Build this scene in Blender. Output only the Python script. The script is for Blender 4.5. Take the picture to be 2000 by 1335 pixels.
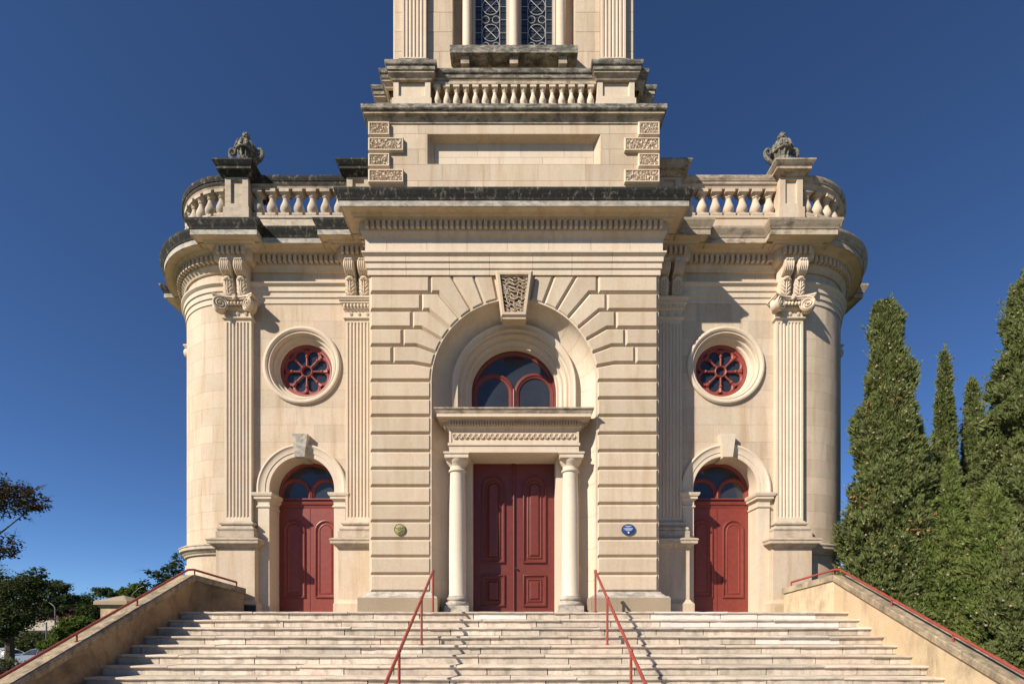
import bpy, math, random
from mathutils import Vector, Matrix, noise as mnoise
random.seed(7)
for o in list(bpy.data.objects): bpy.data.objects.remove(o)
PI = math.pi
sc = bpy.context.scene
col = sc.collection
# ---------------------------------------------------------------- camera, sky, sun, exposure
cam_d = bpy.data.cameras.new('camera'); cam = bpy.data.objects.new('camera', cam_d); col.objects.link(cam)
cam.location = (-0.045, 0.0, -0.30); cam.rotation_euler = (PI/2, 0, 0)
cam_d.sensor_width = 36.0; cam_d.lens = 17.0; cam_d.shift_y = 554.5/2000
cam_d.clip_start = 0.05; cam_d.clip_end = 5000
sc.camera = cam
SUN_DIR = Vector((1.14, 0.93, -1.0)).normalized()
world = bpy.data.worlds.new('World'); sc.world = world; world.use_nodes = True
wn = world.node_tree.nodes; wl = world.node_tree.links
sky = wn.new('ShaderNodeTexSky'); sky.sky_type = 'NISHITA'; sky.sun_disc = False
sky.sun_elevation = math.asin(-SUN_DIR.z)
sky.sun_rotation = math.atan2(-SUN_DIR.x, -SUN_DIR.y)
sky.altitude = 2000; sky.air_density = 0.75; sky.dust_density = 0.3; sky.ozone_density = 9.0
wn['Background'].inputs['Strength'].default_value = 0.08
wl.new(sky.outputs['Color'], wn['Background'].inputs['Color'])
sun_d = bpy.data.lights.new('sun', 'SUN'); sun_d.energy = 5.0; sun_d.angle = math.radians(0.53); sun_d.color = (1.0, 0.93, 0.82)
sun = bpy.data.objects.new('sun', sun_d); col.objects.link(sun)
sun.rotation_euler = SUN_DIR.to_track_quat('-Z', 'Y').to_euler(); sun.location = (-30, -25, 40)
sc.view_settings.view_transform = 'Standard'; sc.view_settings.look = 'None'
sc.view_settings.exposure = 0.62; sc.view_settings.gamma = 1.0; sc.view_settings.use_curve_mapping = False
sc.cycles.use_denoising = True
sc.cycles.max_bounces = 6; sc.cycles.diffuse_bounces = 4; sc.cycles.glossy_bounces = 3; sc.cycles.transmission_bounces = 3

# ---------------------------------------------------------------- materials
def newmat(name):
    m = bpy.data.materials.new(name); m.use_nodes = True
    return m, m.node_tree.nodes, m.node_tree.links, m.node_tree.nodes['Principled BSDF']
def nd(N, t, **kw):
    n = N.new(t)
    for k, v in kw.items():
        if k in n.inputs.keys(): n.inputs[k].default_value = v
        else: setattr(n, k, v)
    return n
def noise_at(N, L, vec, scale, detail=6, rough=0.6, dist=0.0):
    n = N.new('ShaderNodeTexNoise'); n.inputs['Scale'].default_value = scale; n.inputs['Detail'].default_value = detail
    n.inputs['Roughness'].default_value = rough; n.inputs['Distortion'].default_value = dist
    L.new(vec, n.inputs['Vector']); return n.outputs['Fac']
def ramp(N, L, fac, stops):
    r = N.new('ShaderNodeValToRGB'); e = r.color_ramp.elements
    while len(e) < len(stops): e.new(0.5)
    for i, (p, c) in enumerate(stops):
        e[i].position = p; e[i].color = (c[0], c[1], c[2], 1) if not isinstance(c, (int, float)) else (c, c, c, 1)
    L.new(fac, r.inputs['Fac']); return r.outputs['Color']
def mixc(N, L, fac, a, b, mode='MIX'):
    m = N.new('ShaderNodeMix'); m.data_type = 'RGBA'; m.blend_type = mode
    for sock, val in ((m.inputs[0], fac), (m.inputs[6], a), (m.inputs[7], b)):
        if isinstance(val, (int, float)): sock.default_value = val
        elif isinstance(val, tuple): sock.default_value = (val[0], val[1], val[2], 1)
        else: L.new(val, sock)
    return m.outputs[2]
def mapped(N, L, sx, sy, sz, off=0.0):
    g = N.new('ShaderNodeNewGeometry'); mp = N.new('ShaderNodeMapping')
    mp.inputs['Scale'].default_value = (sx, sy, sz); mp.inputs['Location'].default_value = (off, off*0.7, off*1.3)
    L.new(g.outputs['Position'], mp.inputs['Vector']); return mp.outputs['Vector']
def stone(name, c1, c2, stain=(0.2, 0.15, 0.1), stain_amt=0.35, stain_lo=0.55, rand=0.10, bump=0.15, rough=0.85, streak=(5, 5, 0.5),
          black=0.0, black_lo=0.5, blackc=(0.02, 0.019, 0.016), blscale=(7, 7, 3), fine=0.12, spec=0.25, mark=False):
    m, N, L, B = newmat(name)
    p = mapped(N, L, 1, 1, 1)
    base = mixc(N, L, ramp(N, L, noise_at(N, L, p, 1.1, 8, 0.65, 0.3), [(0.3, 0.0), (0.7, 1.0)]), c1, c2)
    pk = ramp(N, L, noise_at(N, L, mapped(N, L, 0.7, 0.7, 0.9, 5.5), 1.0, 5, 0.6, 0.5), [(0.42, 0.0), (0.68, 0.55)])
    base = mixc(N, L, pk, base, (min(1, c1[0]*1.03), c1[1]*0.93, c1[2]*0.90))
    f = ramp(N, L, noise_at(N, L, p, 26, 6, 0.7), [(0.25, 1-fine*1.6), (0.75, 1+0.0)])
    base = mixc(N, L, 1.0, base, f, 'MULTIPLY')
    st = ramp(N, L, noise_at(N, L, mapped(N, L, *streak, 3.1), 1.0, 7, 0.62, 0.4), [(stain_lo, 0.0), (min(0.99, stain_lo+0.22), stain_amt)])
    base = mixc(N, L, st, base, stain)
    if mark:      # rusty run-off below the two rose windows
        g = N.new('ShaderNodeNewGeometry'); sp = N.new('ShaderNodeSeparateXYZ'); L.new(g.outputs['Position'], sp.inputs[0])
        def math_(op, x, y=None, z=None):
            n = N.new('ShaderNodeMath'); n.operation = op
            for i, v in enumerate((x, y, z)):
                if v is None: continue
                if isinstance(v, (int, float)): n.inputs[i].default_value = v
                else: L.new(v, n.inputs[i])
            return n.outputs[0]
        ax = math_('ABSOLUTE', math_('SUBTRACT', math_('ABSOLUTE', sp.outputs[0]), 5.12))
        wob = math_('MULTIPLY', math_('SUBTRACT', noise_at(N, L, mapped(N, L, 9, 9, 1.5, 1.7), 1.0, 6, 0.65), 0.42), 2.2)
        mx_ = N.new('ShaderNodeMapRange'); mx_.inputs['From Min'].default_value = 0.30; mx_.inputs['From Max'].default_value = 0.0; L.new(ax, mx_.inputs['Value'])
        mz = N.new('ShaderNodeMapRange'); mz.inputs['From Min'].default_value = 4.2; mz.inputs['From Max'].default_value = 5.2; L.new(sp.outputs[2], mz.inputs['Value'])
        mz2 = N.new('ShaderNodeMapRange'); mz2.inputs['From Min'].default_value = 5.6; mz2.inputs['From Max'].default_value = 5.3; L.new(sp.outputs[2], mz2.inputs['Value'])
        k = math_('MULTIPLY', math_('MULTIPLY', mx_.outputs[0], mz.outputs[0]), math_('MULTIPLY', mz2.outputs[0], wob))
        kc = N.new('ShaderNodeClamp'); L.new(k, kc.inputs[0])
        base = mixc(N, L, kc.outputs[0], base, (0.30, 0.19, 0.10))
    if rand:
        oi = N.new('ShaderNodeObjectInfo')
        r = N.new('ShaderNodeMapRange'); r.inputs['To Min'].default_value = 1-rand; r.inputs['To Max'].default_value = 1+rand*0.5
        L.new(oi.outputs['Random'], r.inputs['Value'])
        base = mixc(N, L, 1.0, base, r.outputs['Result'], 'MULTIPLY')
    if black:
        bl = ramp(N, L, noise_at(N, L, mapped(N, L, *blscale, 9.2), 1.0, 9, 0.72, 0.6), [(black_lo, black), (min(0.99, black_lo+0.16), 0.0)])
        base = mixc(N, L, bl, base, blackc)
    L.new(base, B.inputs['Base Color']); B.inputs['Roughness'].default_value = rough; B.inputs['Specular IOR Level'].default_value = spec
    if bump:
        b = N.new('ShaderNodeBump'); b.inputs['Strength'].default_value = bump; b.inputs['Distance'].default_value = 0.02
        L.new(noise_at(N, L, p, 45, 8, 0.7), b.inputs['Height']); L.new(b.outputs['Normal'], B.inputs['Normal'])
    return m
def plain(name, c, rough=0.6, spec=0.4, metal=0.0, var=0.0, vscale=6, bump=0.0):
    m, N, L, B = newmat(name)
    B.inputs['Base Color'].default_value = (*c, 1); B.inputs['Roughness'].default_value = rough
    B.inputs['Specular IOR Level'].default_value = spec; B.inputs['Metallic'].default_value = metal
    p = mapped(N, L, 1, 1, 1)
    if var:
        f = ramp(N, L, noise_at(N, L, p, vscale, 6, 0.65), [(0.3, 1-var), (0.7, 1+var*0.3)])
        L.new(mixc(N, L, 1.0, tuple(c), f, 'MULTIPLY'), B.inputs['Base Color'])
    if bump:
        b = N.new('ShaderNodeBump'); b.inputs['Strength'].default_value = bump; b.inputs['Distance'].default_value = 0.01
        L.new(noise_at(N, L, p, 60, 6, 0.7), b.inputs['Height']); L.new(b.outputs['Normal'], B.inputs['Normal'])
    return m
def foliage(name, c1, c2, c3, trans=0.25, nscale=0.8):
    m, N, L, B = newmat(name)
    g = N.new('ShaderNodeNewGeometry')
    r1 = mixc(N, L, g.outputs['Random Per Island'], c1, c2)
    nz = ramp(N, L, noise_at(N, L, mapped(N, L, 1, 1, 1), nscale, 4, 0.6), [(0.35, 0.0), (0.7, 1.0)])
    c = mixc(N, L, nz, r1, c3)
    L.new(c, B.inputs['Base Color']); B.inputs['Roughness'].default_value = 0.75; B.inputs['Specular IOR Level'].default_value = 0.15
    t = N.new('ShaderNodeBsdfTranslucent'); L.new(c, t.inputs['Color'])
    mx = N.new('ShaderNodeMixShader'); mx.inputs[0].default_value = trans
    L.new(B.outputs['BSDF'], mx.inputs[1]); L.new(t.outputs['BSDF'], mx.inputs[2])
    L.new(mx.outputs[0], N['Material Output'].inputs['Surface'])
    return m
CREAM = stone('cream_render', (0.62, 0.51, 0.385), (0.535, 0.415, 0.285), stain=(0.40, 0.27, 0.155), stain_amt=0.62, stain_lo=0.48, mark=True, rand=0.10)
CREAM_LIGHT = stone('pale_cream_render', (0.68, 0.575, 0.445), (0.61, 0.495, 0.36), stain=(0.45, 0.33, 0.21), stain_amt=0.45, stain_lo=0.5, rand=0.05)
RUSTIC = stone('rusticated_tan_render', (0.595, 0.485, 0.36), (0.525, 0.415, 0.29), stain=(0.40, 0.285, 0.17), stain_amt=0.5, stain_lo=0.48, rand=0.11)
PLINTH = stone('grey_brown_stone', (0.37, 0.29, 0.20), (0.29, 0.225, 0.15), stain=(0.14, 0.11, 0.085), stain_amt=0.5, rand=0.05, bump=0.3)
WEATHER = stone('weathered_trim', (0.54, 0.44, 0.325), (0.44, 0.355, 0.25), stain=(0.19, 0.15, 0.105), stain_amt=0.6, stain_lo=0.46, black=0.6, black_lo=0.37, blscale=(3.5, 3.5, 9))
BASEST = stone('grimed_base_moulding', (0.56, 0.47, 0.36), (0.48, 0.39, 0.285), stain=(0.27, 0.215, 0.15), stain_amt=0.6, stain_lo=0.47, black=0.35, black_lo=0.34, blscale=(3.5, 3.5, 7))
LICHEN = stone('black_lichened_stone', (0.42, 0.38, 0.31), (0.24, 0.21, 0.17), stain=(0.09, 0.08, 0.06), stain_amt=0.8, stain_lo=0.42, black=0.97, black_lo=0.53, blscale=(9, 9, 6), bump=0.5)
GREYTRIM = stone('grey_weathered_stone', (0.46, 0.41, 0.33), (0.36, 0.32, 0.25), stain=(0.12, 0.11, 0.09), stain_amt=0.7, stain_lo=0.48, black=0.75, black_lo=0.44, blscale=(4, 4, 9), bump=0.4)
CORONA = stone('pale_grey_fascia', (0.55, 0.50, 0.42), (0.45, 0.40, 0.33), stain=(0.22, 0.19, 0.15), stain_amt=0.55, stain_lo=0.5, black=0.45, black_lo=0.40, blscale=(4, 4, 8))
OCHRE = stone('ochre_render', (0.55, 0.43, 0.275), (0.46, 0.345, 0.21), stain=(0.17, 0.125, 0.08), stain_amt=0.75, stain_lo=0.54, rand=0.03, streak=(2.2, 2.2, 0.55), black=0.55, black_lo=0.34, blackc=(0.07, 0.055, 0.04), blscale=(1.6, 1.6, 0.5))
OCHRE_SHADE_MOULD = stone('shade_darkened_mouldy_ochre', (0.42, 0.295, 0.165), (0.30, 0.205, 0.115), stain=(0.11, 0.08, 0.05), stain_amt=0.8, stain_lo=0.47, rand=0.03, streak=(1.3, 1.3, 0.8), black=0.75, black_lo=0.36, blackc=(0.05, 0.04, 0.03), blscale=(0.9, 0.9, 0.45))  # mould streaks, plus a darker base painting in the left wall's shade
COPING = stone('lichened_coping', (0.47, 0.37, 0.24), (0.34, 0.265, 0.17), stain=(0.12, 0.10, 0.075), stain_amt=0.7, stain_lo=0.47, streak=(3, 3, 3), black=0.5, black_lo=0.42, blackc=(0.06, 0.055, 0.045), bump=0.4)
MARBLE = stone('cream_marble', (0.68, 0.59, 0.47), (0.55, 0.46, 0.35), stain=(0.29, 0.225, 0.155), stain_amt=0.45, stain_lo=0.48, rand=0.24, rough=0.6, streak=(5, 5, 4), black=0.45, black_lo=0.36, blackc=(0.11, 0.09, 0.07), blscale=(6, 6, 2.4), spec=0.35)
NOSING = stone('weathered_marble_nosing', (0.66, 0.57, 0.455), (0.52, 0.44, 0.34), stain=(0.36, 0.30, 0.225), stain_amt=0.45, stain_lo=0.54, rand=0.18, rough=0.65, streak=(6, 6, 5), black=0.42, black_lo=0.36, blackc=(0.12, 0.10, 0.08), blscale=(3, 9, 9))
MARBLE_WHITE = stone('white_marble', (0.74, 0.69, 0.62), (0.66, 0.60, 0.52), stain=(0.42, 0.37, 0.3), stain_amt=0.5, stain_lo=0.5, rand=0.05, rough=0.5)
PAVING = stone('landing_stone', (0.50, 0.44, 0.36), (0.42, 0.36, 0.29), rand=0.0)
URN = stone('lichened_urn_stone', (0.36, 0.33, 0.26), (0.24, 0.215, 0.165), stain=(0.07, 0.065, 0.05), stain_amt=0.8, stain_lo=0.47, black=0.6, black_lo=0.45, blscale=(9, 9, 9), bump=0.6)
SHADE_RIM_BLACK = plain('shade_and_rim_black', (0.035, 0.035, 0.038), 0.7)  # plaque rim colour, also paints the shaded part of the left plinth
RED = plain('oxblood_paint', (0.145, 0.029, 0.020), 0.42, 0.4, 0, 0.18, 9, 0.12)
RED_SIDE = plain('brick_red_paint', (0.205, 0.038, 0.025), 0.45, 0.4, 0, 0.2, 9, 0.12)
RED_PALE = plain('faded_red_paint', (0.27, 0.055, 0.04), 0.5, 0.35, 0, 0.3, 14, 0.15)
RAIL_RED = plain('red_painted_steel', (0.28, 0.055, 0.04), 0.45, 0.4, 0, 0.3, 8)
GLASS = plain('dark_window_glass', (0.030, 0.034, 0.041), 0.10, 0.55, 0, 0.3, 1.5, 0.03)
LEAD = plain('pale_lead_came', (0.42, 0.42, 0.42), 0.45, 0.5, 0.3)
LEAD_DARK = plain('dark_lead_came', (0.03, 0.03, 0.035), 0.6)
BRASS = plain('aged_brass', (0.26, 0.245, 0.09), 0.55, 0.4, 0.2, 0.25, 30)
BRASS_DARK = plain('dark_lettering', (0.05, 0.045, 0.02), 0.7)
BLUE = plain('blue_enamel', (0.018, 0.045, 0.17), 0.35, 0.5)
WHITE_PAINT = plain('white_lettering', (0.55, 0.6, 0.7), 0.6)
GRASS = plain('grass', (0.06, 0.09, 0.025), 0.9, 0.1, 0, 0.4, 3)
ASPHALT = plain('asphalt', (0.05, 0.05, 0.05), 0.85, 0.3, 0, 0.3, 5)
BARK = plain('bark', (0.10, 0.075, 0.05), 0.9, 0.2, 0, 0.4, 12, 0.4)
GALV = plain('galvanised_steel', (0.16, 0.15, 0.135), 0.5, 0.4, 0.4)

# ---------------------------------------------------------------- mesh helpers
class MB:
    def __init__(s): s.v = []; s.f = []
    def add(s, vs, fs):
        o = len(s.v); s.v += [tuple(p) for p in vs]; s.f += [tuple(i+o for i in f) for f in fs]; return s
    def box(s, x0, x1, y0, y1, z0, z1):
        return s.add([(x0,y0,z0),(x1,y0,z0),(x1,y1,z0),(x0,y1,z0),(x0,y0,z1),(x1,y0,z1),(x1,y1,z1),(x0,y1,z1)],
                     [(0,3,2,1),(4,5,6,7),(0,1,5,4),(1,2,6,5),(2,3,7,6),(3,0,4,7)])
    def hexa(s, p):     # 4 bottom + 4 top points
        return s.add(p, [(0,3,2,1),(4,5,6,7),(0,1,5,4),(1,2,6,5),(2,3,7,6),(3,0,4,7)])
    def loft(s, loops, closed=False, cap0=False, cap1=False):
        n = len(loops[0]); vs = [p for l in loops for p in l]; fs = []
        for i in range(len(loops)-1):
            for j in range(n if closed else n-1):
                k = (j+1) % n
                fs.append((i*n+j, i*n+k, (i+1)*n+k, (i+1)*n+j))
        if cap0: fs.append(tuple(range(n-1, -1, -1)))
        if cap1: fs.append(tuple((len(loops)-1)*n+j for j in range(n)))
        return s.add(vs, fs)
    def sweep(s, path, prof, cap=True, closed_prof=False, closed_path=False):
        n = len(path); loops = []
        for i, (x, y) in enumerate(path):
            ns = []
            for a, b in ((i-1, i), (i, i+1)):
                if closed_path: a %= n; b %= n
                if a < 0 or b >= n: continue
                dx = path[b][0]-path[a][0]; dy = path[b][1]-path[a][1]; l = math.hypot(dx, dy)
                ns.append((dy/l, -dx/l))
            if len(ns) == 1: m = ns[0]
            else:
                d = 1+ns[0][0]*ns[1][0]+ns[0][1]*ns[1][1]
                m = ((ns[0][0]+ns[1][0])/d, (ns[0][1]+ns[1][1])/d)
            loops.append([(x+m[0]*p, y+m[1]*p, z) for p, z in prof])
        if closed_path: loops.append(loops[0])
        return s.loft(loops, closed_prof, cap and not closed_path, cap and not closed_path)
    def lathe(s, prof, cx=0, cy=0, cz=0, seg=16, sx=1, sy=1, a0=0, a1=2*PI):
        full = abs(a1-a0-2*PI) < 1e-6
        loops = []
        for r, z in prof:
            loops.append([(cx+sx*r*math.cos(a0+(a1-a0)*i/seg), cy+sy*r*math.sin(a0+(a1-a0)*i/seg), cz+z) for i in range(seg if full else seg+1)])
        return s.loft(loops, full, full and prof[0][0] > 1e-4, full and prof[-1][0] > 1e-4)
    def tube(s, pts, r, seg=6, closed=False, flat=1.0):
        pts = [Vector(p) for p in pts]; n = len(pts); loops = []; up = None
        for i, p in enumerate(pts):
            a = pts[(i-1) % n] if (closed or i > 0) else p; b = pts[(i+1) % n] if (closed or i < n-1) else p
            t = (b-a).normalized()
            if up is None:
                up = Vector((0, 0, 1)) if abs(t.z) < 0.9 else Vector((0, 1, 0))
            u = (up-t*up.dot(t)).normalized(); w = t.cross(u); up = u
            rr = r[i] if isinstance(r, (list, tuple)) else r
            loops.append([tuple(p+u*(rr*math.cos(2*PI*k/seg))+w*(rr*flat*math.sin(2*PI*k/seg))) for k in range(seg)])
        if closed: loops.append(loops[0])
        return s.loft(loops, True, not closed, not closed)
    def ball(s, c, rx, ry=None, rz=None, seg=8, rings=6, rot=None):
        ry = rx if ry is None else ry; rz = rx if rz is None else rz; vs = []; fs = []
        for i in range(rings+1):
            th = PI*i/rings
            for j in range(seg):
                ph = 2*PI*j/seg; q = Vector((rx*math.sin(th)*math.cos(ph), ry*math.sin(th)*math.sin(ph), rz*math.cos(th)))
                if rot is not None: q = rot @ q
                vs.append((c[0]+q.x, c[1]+q.y, c[2]+q.z))
        for i in range(rings):
            for j in range(seg):
                k = (j+1) % seg; fs.append((i*seg+j, (i+1)*seg+j, (i+1)*seg+k, i*seg+k))
        return s.add(vs, fs)
    def prism(s, poly, y0, y1, inset_front=0.0):      # polygon in (x,z), y0 front, y1 back
        front = inset(poly, inset_front) if inset_front else poly; n = len(poly)
        vs = [(x, y0, z) for x, z in front]+[(x, y1, z) for x, z in poly]
        return s.add(vs, [tuple(range(n))]+[(i, n+i, n+(i+1) % n, (i+1) % n) for i in range(n)])
    def plan(s, poly, z0, z1):                         # polygon in (x,y)
        n = len(poly); vs = [(x, y, z0) for x, y in poly]+[(x, y, z1) for x, y in poly]
        return s.add(vs, [tuple(range(n))[::-1], tuple(range(n, 2*n))]+[(i, (i+1) % n, n+(i+1) % n, n+i) for i in range(n)])
    def data(s, name, mat, smooth=True, angle=35, mx=1):
        me = bpy.data.meshes.new(name)
        v = s.v if mx == 1 else [(-x, y, z) for x, y, z in s.v]
        f = s.f if mx == 1 else [q[::-1] for q in s.f]
        me.from_pydata(v, [], f); me.update()
        if smooth:
            me.polygons.foreach_set('use_smooth', [True]*len(me.polygons)); me.set_sharp_from_angle(angle=math.radians(angle))
        if mat is not None: me.materials.append(mat)
        return me
    def build(s, name, mat, parent=None, mx=1, smooth=True, angle=35, loc=None, kind=None, label=None):
        return link(name, s.data(name, mat, smooth, angle, mx), parent, loc, kind, label)
def link(name, me, parent=None, loc=None, kind=None, label=None, rz=None):
    o = bpy.data.objects.new(name, me); col.objects.link(o)
    if parent is not None: o.parent = parent
    if loc is not None: o.location = loc
    if rz is not None: o.rotation_euler = (0, 0, rz)
    if kind: o['kind'] = kind
    if label: o['label'] = label
    return o
def tag(o, label, cat, group=None, kind=None):
    o['label'] = label
    if cat: o['category'] = cat
    if group: o['group'] = group
    if kind: o['kind'] = kind
    return o
def empty(name, loc, label, cat, group=None, rz=0):
    o = bpy.data.objects.new(name, None); col.objects.link(o); o.location = loc; o.rotation_euler = (0, 0, rz); o.empty_display_size = 0.2
    return tag(o, label, cat, group)
def structure(o): o['kind'] = 'structure'; return o
def inset(poly, d):
    n = len(poly); A = sum(poly[i][0]*poly[(i+1) % n][1]-poly[(i+1) % n][0]*poly[i][1] for i in range(n)); sg = 1 if A > 0 else -1
    out = []
    for i in range(n):
        ns = []
        for a, b in ((i-1, i), (i, (i+1) % n)):
            dx = poly[b][0]-poly[a][0]; dz = poly[b][1]-poly[a][1]; l = math.hypot(dx, dz) or 1e-9
            ns.append((-dz/l*sg, dx/l*sg))
        k = max(0.25, 1+ns[0][0]*ns[1][0]+ns[0][1]*ns[1][1])
        out.append((poly[i][0]+d*(ns[0][0]+ns[1][0])/k, poly[i][1]+d*(ns[0][1]+ns[1][1])/k))
    return out
def arc(cx, cz, r, a0, a1, n): return [(cx+r*math.cos(a0+(a1-a0)*i/n), cz+r*math.sin(a0+(a1-a0)*i/n)) for i in range(n+1)]
def arch_loop(xc, z0, zc, w, n=24):                   # bottom left, over the top, bottom right
    return [(xc-w, z0)]+[(xc+w*math.cos(PI-PI*i/n), zc+w*math.sin(PI-PI*i/n)) for i in range(n+1)]+[(xc+w, z0)]
def arch_band(mb, xc, z0, zc, prof, n=32, zrise=0.0):  # prof (r, y)
    loops = [[(x, y, z) for x, z in arch_loop(xc, z0, zc, r, n)] for r, y in prof]
    return mb.loft(loops)
def ring(mb, xc, zc, prof, n=48):                     # full round ring in the xz plane, prof (r, y)
    loops = [[(xc+r*math.cos(2*PI*i/n), y, zc+r*math.sin(2*PI*i/n)) for i in range(n)] for r, y in prof]
    return mb.loft(loops, True)
def mask_slab(mb, x0, x1, z0, z1, yf, yb, hole=None, res=0.09):
    if hole is None:
        return mb.add([(x0,yf,z0),(x1,yf,z0),(x1,yf,z1),(x0,yf,z1),(x0,yb,z0),(x1,yb,z0),(x1,yb,z1),(x0,yb,z1)],
                      [(0,1,2,3),(0,4,5,1),(1,5,6,2),(2,6,7,3),(3,7,4,0)])
    nx = max(1, round((x1-x0)/res)); nz = max(1, round((z1-z0)/res))
    X = [x0+(x1-x0)*i/nx for i in range(nx+1)]; Z = [z0+(z1-z0)*i/nz for i in range(nz+1)]
    keep = [[not hole((X[i]+X[i+1])/2, (Z[k]+Z[k+1])/2) for k in range(nz)] for i in range(nx)]
    if not any(any(r) for r in keep): return None
    idx = {}; vs = []
    def vert(i, k, b):
        q = (i, k, b)
        if q not in idx: idx[q] = len(vs); vs.append((X[i], yb if b else yf, Z[k]))
        return idx[q]
    fs = []
    for i in range(nx):
        for k in range(nz):
            if not keep[i][k]: continue
            fs.append((vert(i,k,0), vert(i+1,k,0), vert(i+1,k+1,0), vert(i,k+1,0)))
            for di, dk, e in ((-1,0,((i,k),(i,k+1))), (1,0,((i+1,k+1),(i+1,k))), (0,-1,((i+1,k),(i,k))), (0,1,((i,k+1),(i+1,k+1)))):
                a, b = i+di, k+dk
                if a < 0 or b < 0 or a >= nx or b >= nz or not keep[a][b]:
                    (p, q), (r, t) = e
                    fs.append((vert(p,q,0), vert(r,t,0), vert(r,t,1), vert(p,q,1)))
    return mb.add(vs, fs)
# ================================================================ GROUND
def ground_z(x, y):
    t = max(0.0, min(1.0, (-x-11)/13)); t = t*t*(3-2*t)
    z = -1.92-1.7*t
    return z
g = MB(); xs = [-3000, -600, -150]+[-80+2.5*i for i in range(30)]+[-4, 0, 4, 12, 20, 60, 150, 600, 3000]; ys = [-600, -100, -20, 0, 5, 10, 15, 20, 25, 30, 40, 60, 100, 250, 800, 3000]
g.loft([[(x, y, ground_z(x, y)) for x in xs] for y in ys])
structure(g.build('ground', GRASS))
rd = MB(); rd.loft([[(x, y, ground_z(x, y)+0.02) for x in (-120, -90, -60, -45, -34, -27)] for y in (37.0, 47.0)])
structure(rd.build('road', ASPHALT))
fc = MB(); fc.loft([[(x, y, -1.9) for x in (-10.5, 0, 14)] for y in (-26.0, 6.1)])
structure(fc.build('forecourt', plain('pale_gravel', (0.24, 0.20, 0.15), 0.95, 0.1, 0, 0.2, 20)))  # out of view; paled and enlarged to bounce warm light onto the facade

# ================================================================ CHURCH
CH = empty('church', (0, 0, 0), 'cream neoclassical church front with red doors, rounded wings and tower base', 'church')
YW = 11.87; CX = 7.05; RW = 1.84; CY = YW+RW; XP = 6.70; XI = 3.76
ZTOP = 9.05
BED = [(0.0, 8.34), (0.04, 8.345), (0.055, 8.39), (0.10, 8.44), (0.115, 8.46), (0.115, 8.66), (0.235, 8.662), (0.235, 8.69), (0.27, 8.70), (0.30, 8.735), (0.32, 8.74), (0.45, 8.742), (0.45, 8.722)]
COR = [(0.45, 8.722), (0.48, 8.72), (0.48, 8.842), (0.44, 8.844)]
CYM = [(0.44, 8.842), (0.495, 8.844), (0.50, 8.87), (0.515, 8.90), (0.545, 8.945), (0.56, 8.985), (0.57, 9.0), (0.57, 9.05), (0.0, 9.056), (-0.3, 9.056)]
ARC_T = [(-0.02, 7.60), (0.02, 7.60), (0.02, 7.725), (0.045, 7.735), (0.045, 7.86), (0.072, 7.87), (0.072, 7.975), (0.085, 7.985), (0.115, 8.02), (0.125, 8.03), (0.125, 8.065), (-0.02, 8.07)]
def wpath(n=28, off=0.0, xin=-3.0):                   # left wing plan line, from the side pilaster round the curve to the centre
    pts = [(-CX-RW, CY+0.02)]+[(-CX-RW*math.sin(a), CY-RW*math.cos(a)) for a in [PI/2*(1-i/n) for i in range(1, n+1)]]
    return [(-CX-RW, CY+7.5)]+pts+[(xin, YW)]
def arclen_points(path, pitch, start=0.0, end=0.0):
    out = []; seg = []; tot = 0
    for a, b in zip(path, path[1:]):
        l = math.hypot(b[0]-a[0], b[1]-a[1]); seg.append((tot, l, a, b)); tot += l
    n = int((tot-start-end)/pitch); s0 = start+((tot-start-end)-n*pitch)/2
    for i in range(n+1):
        s = s0+i*pitch
        for t0, l, a, b in seg:
            if t0 <= s <= t0+l+1e-9:
                u = (s-t0)/l if l else 0
                out.append((a[0]+(b[0]-a[0])*u, a[1]+(b[1]-a[1])*u, (b[0]-a[0])/l, (b[1]-a[1])/l)); break
    return out
def dentils(mb, path, p0, p1, z0, z1, pitch, width, start=0.0, end=0.0):
    for x, y, tx, ty in arclen_points(path, pitch, start, end):
        nx, ny = ty, -tx; h = width/2
        q = [(x+nx*p+tx*s, y+ny*p+ty*s) for p, s in ((p0, -h), (p1, -h), (p1, h), (p0, h))]
        mb.hexa([(a, b, z0) for a, b in q]+[(a, b, z1) for a, b in q])
    return mb

# ---- shared baluster
def baluster_mesh(h, r, mat, name='baluster', seg=14):
    b = MB(); a = r*0.98
    b.box(-a, a, -a, a, 0, h*0.085); b.box(-a*0.92, a*0.92, -a*0.92, a*0.92, h*0.885, h)
    pr = [(0.72, 0.085), (0.90, 0.10), (0.90, 0.125), (0.66, 0.15), (0.80, 0.19), (0.97, 0.26), (1.0, 0.33), (0.94, 0.41), (0.78, 0.50), (0.60, 0.60), (0.50, 0.68), (0.49, 0.73), (0.62, 0.745), (0.64, 0.77), (0.52, 0.785), (0.54, 0.81), (0.72, 0.85), (0.86, 0.885)]
    b.lathe([(q*r, z*h) for q, z in pr], seg=seg)
    return b.data(name, mat)
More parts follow.
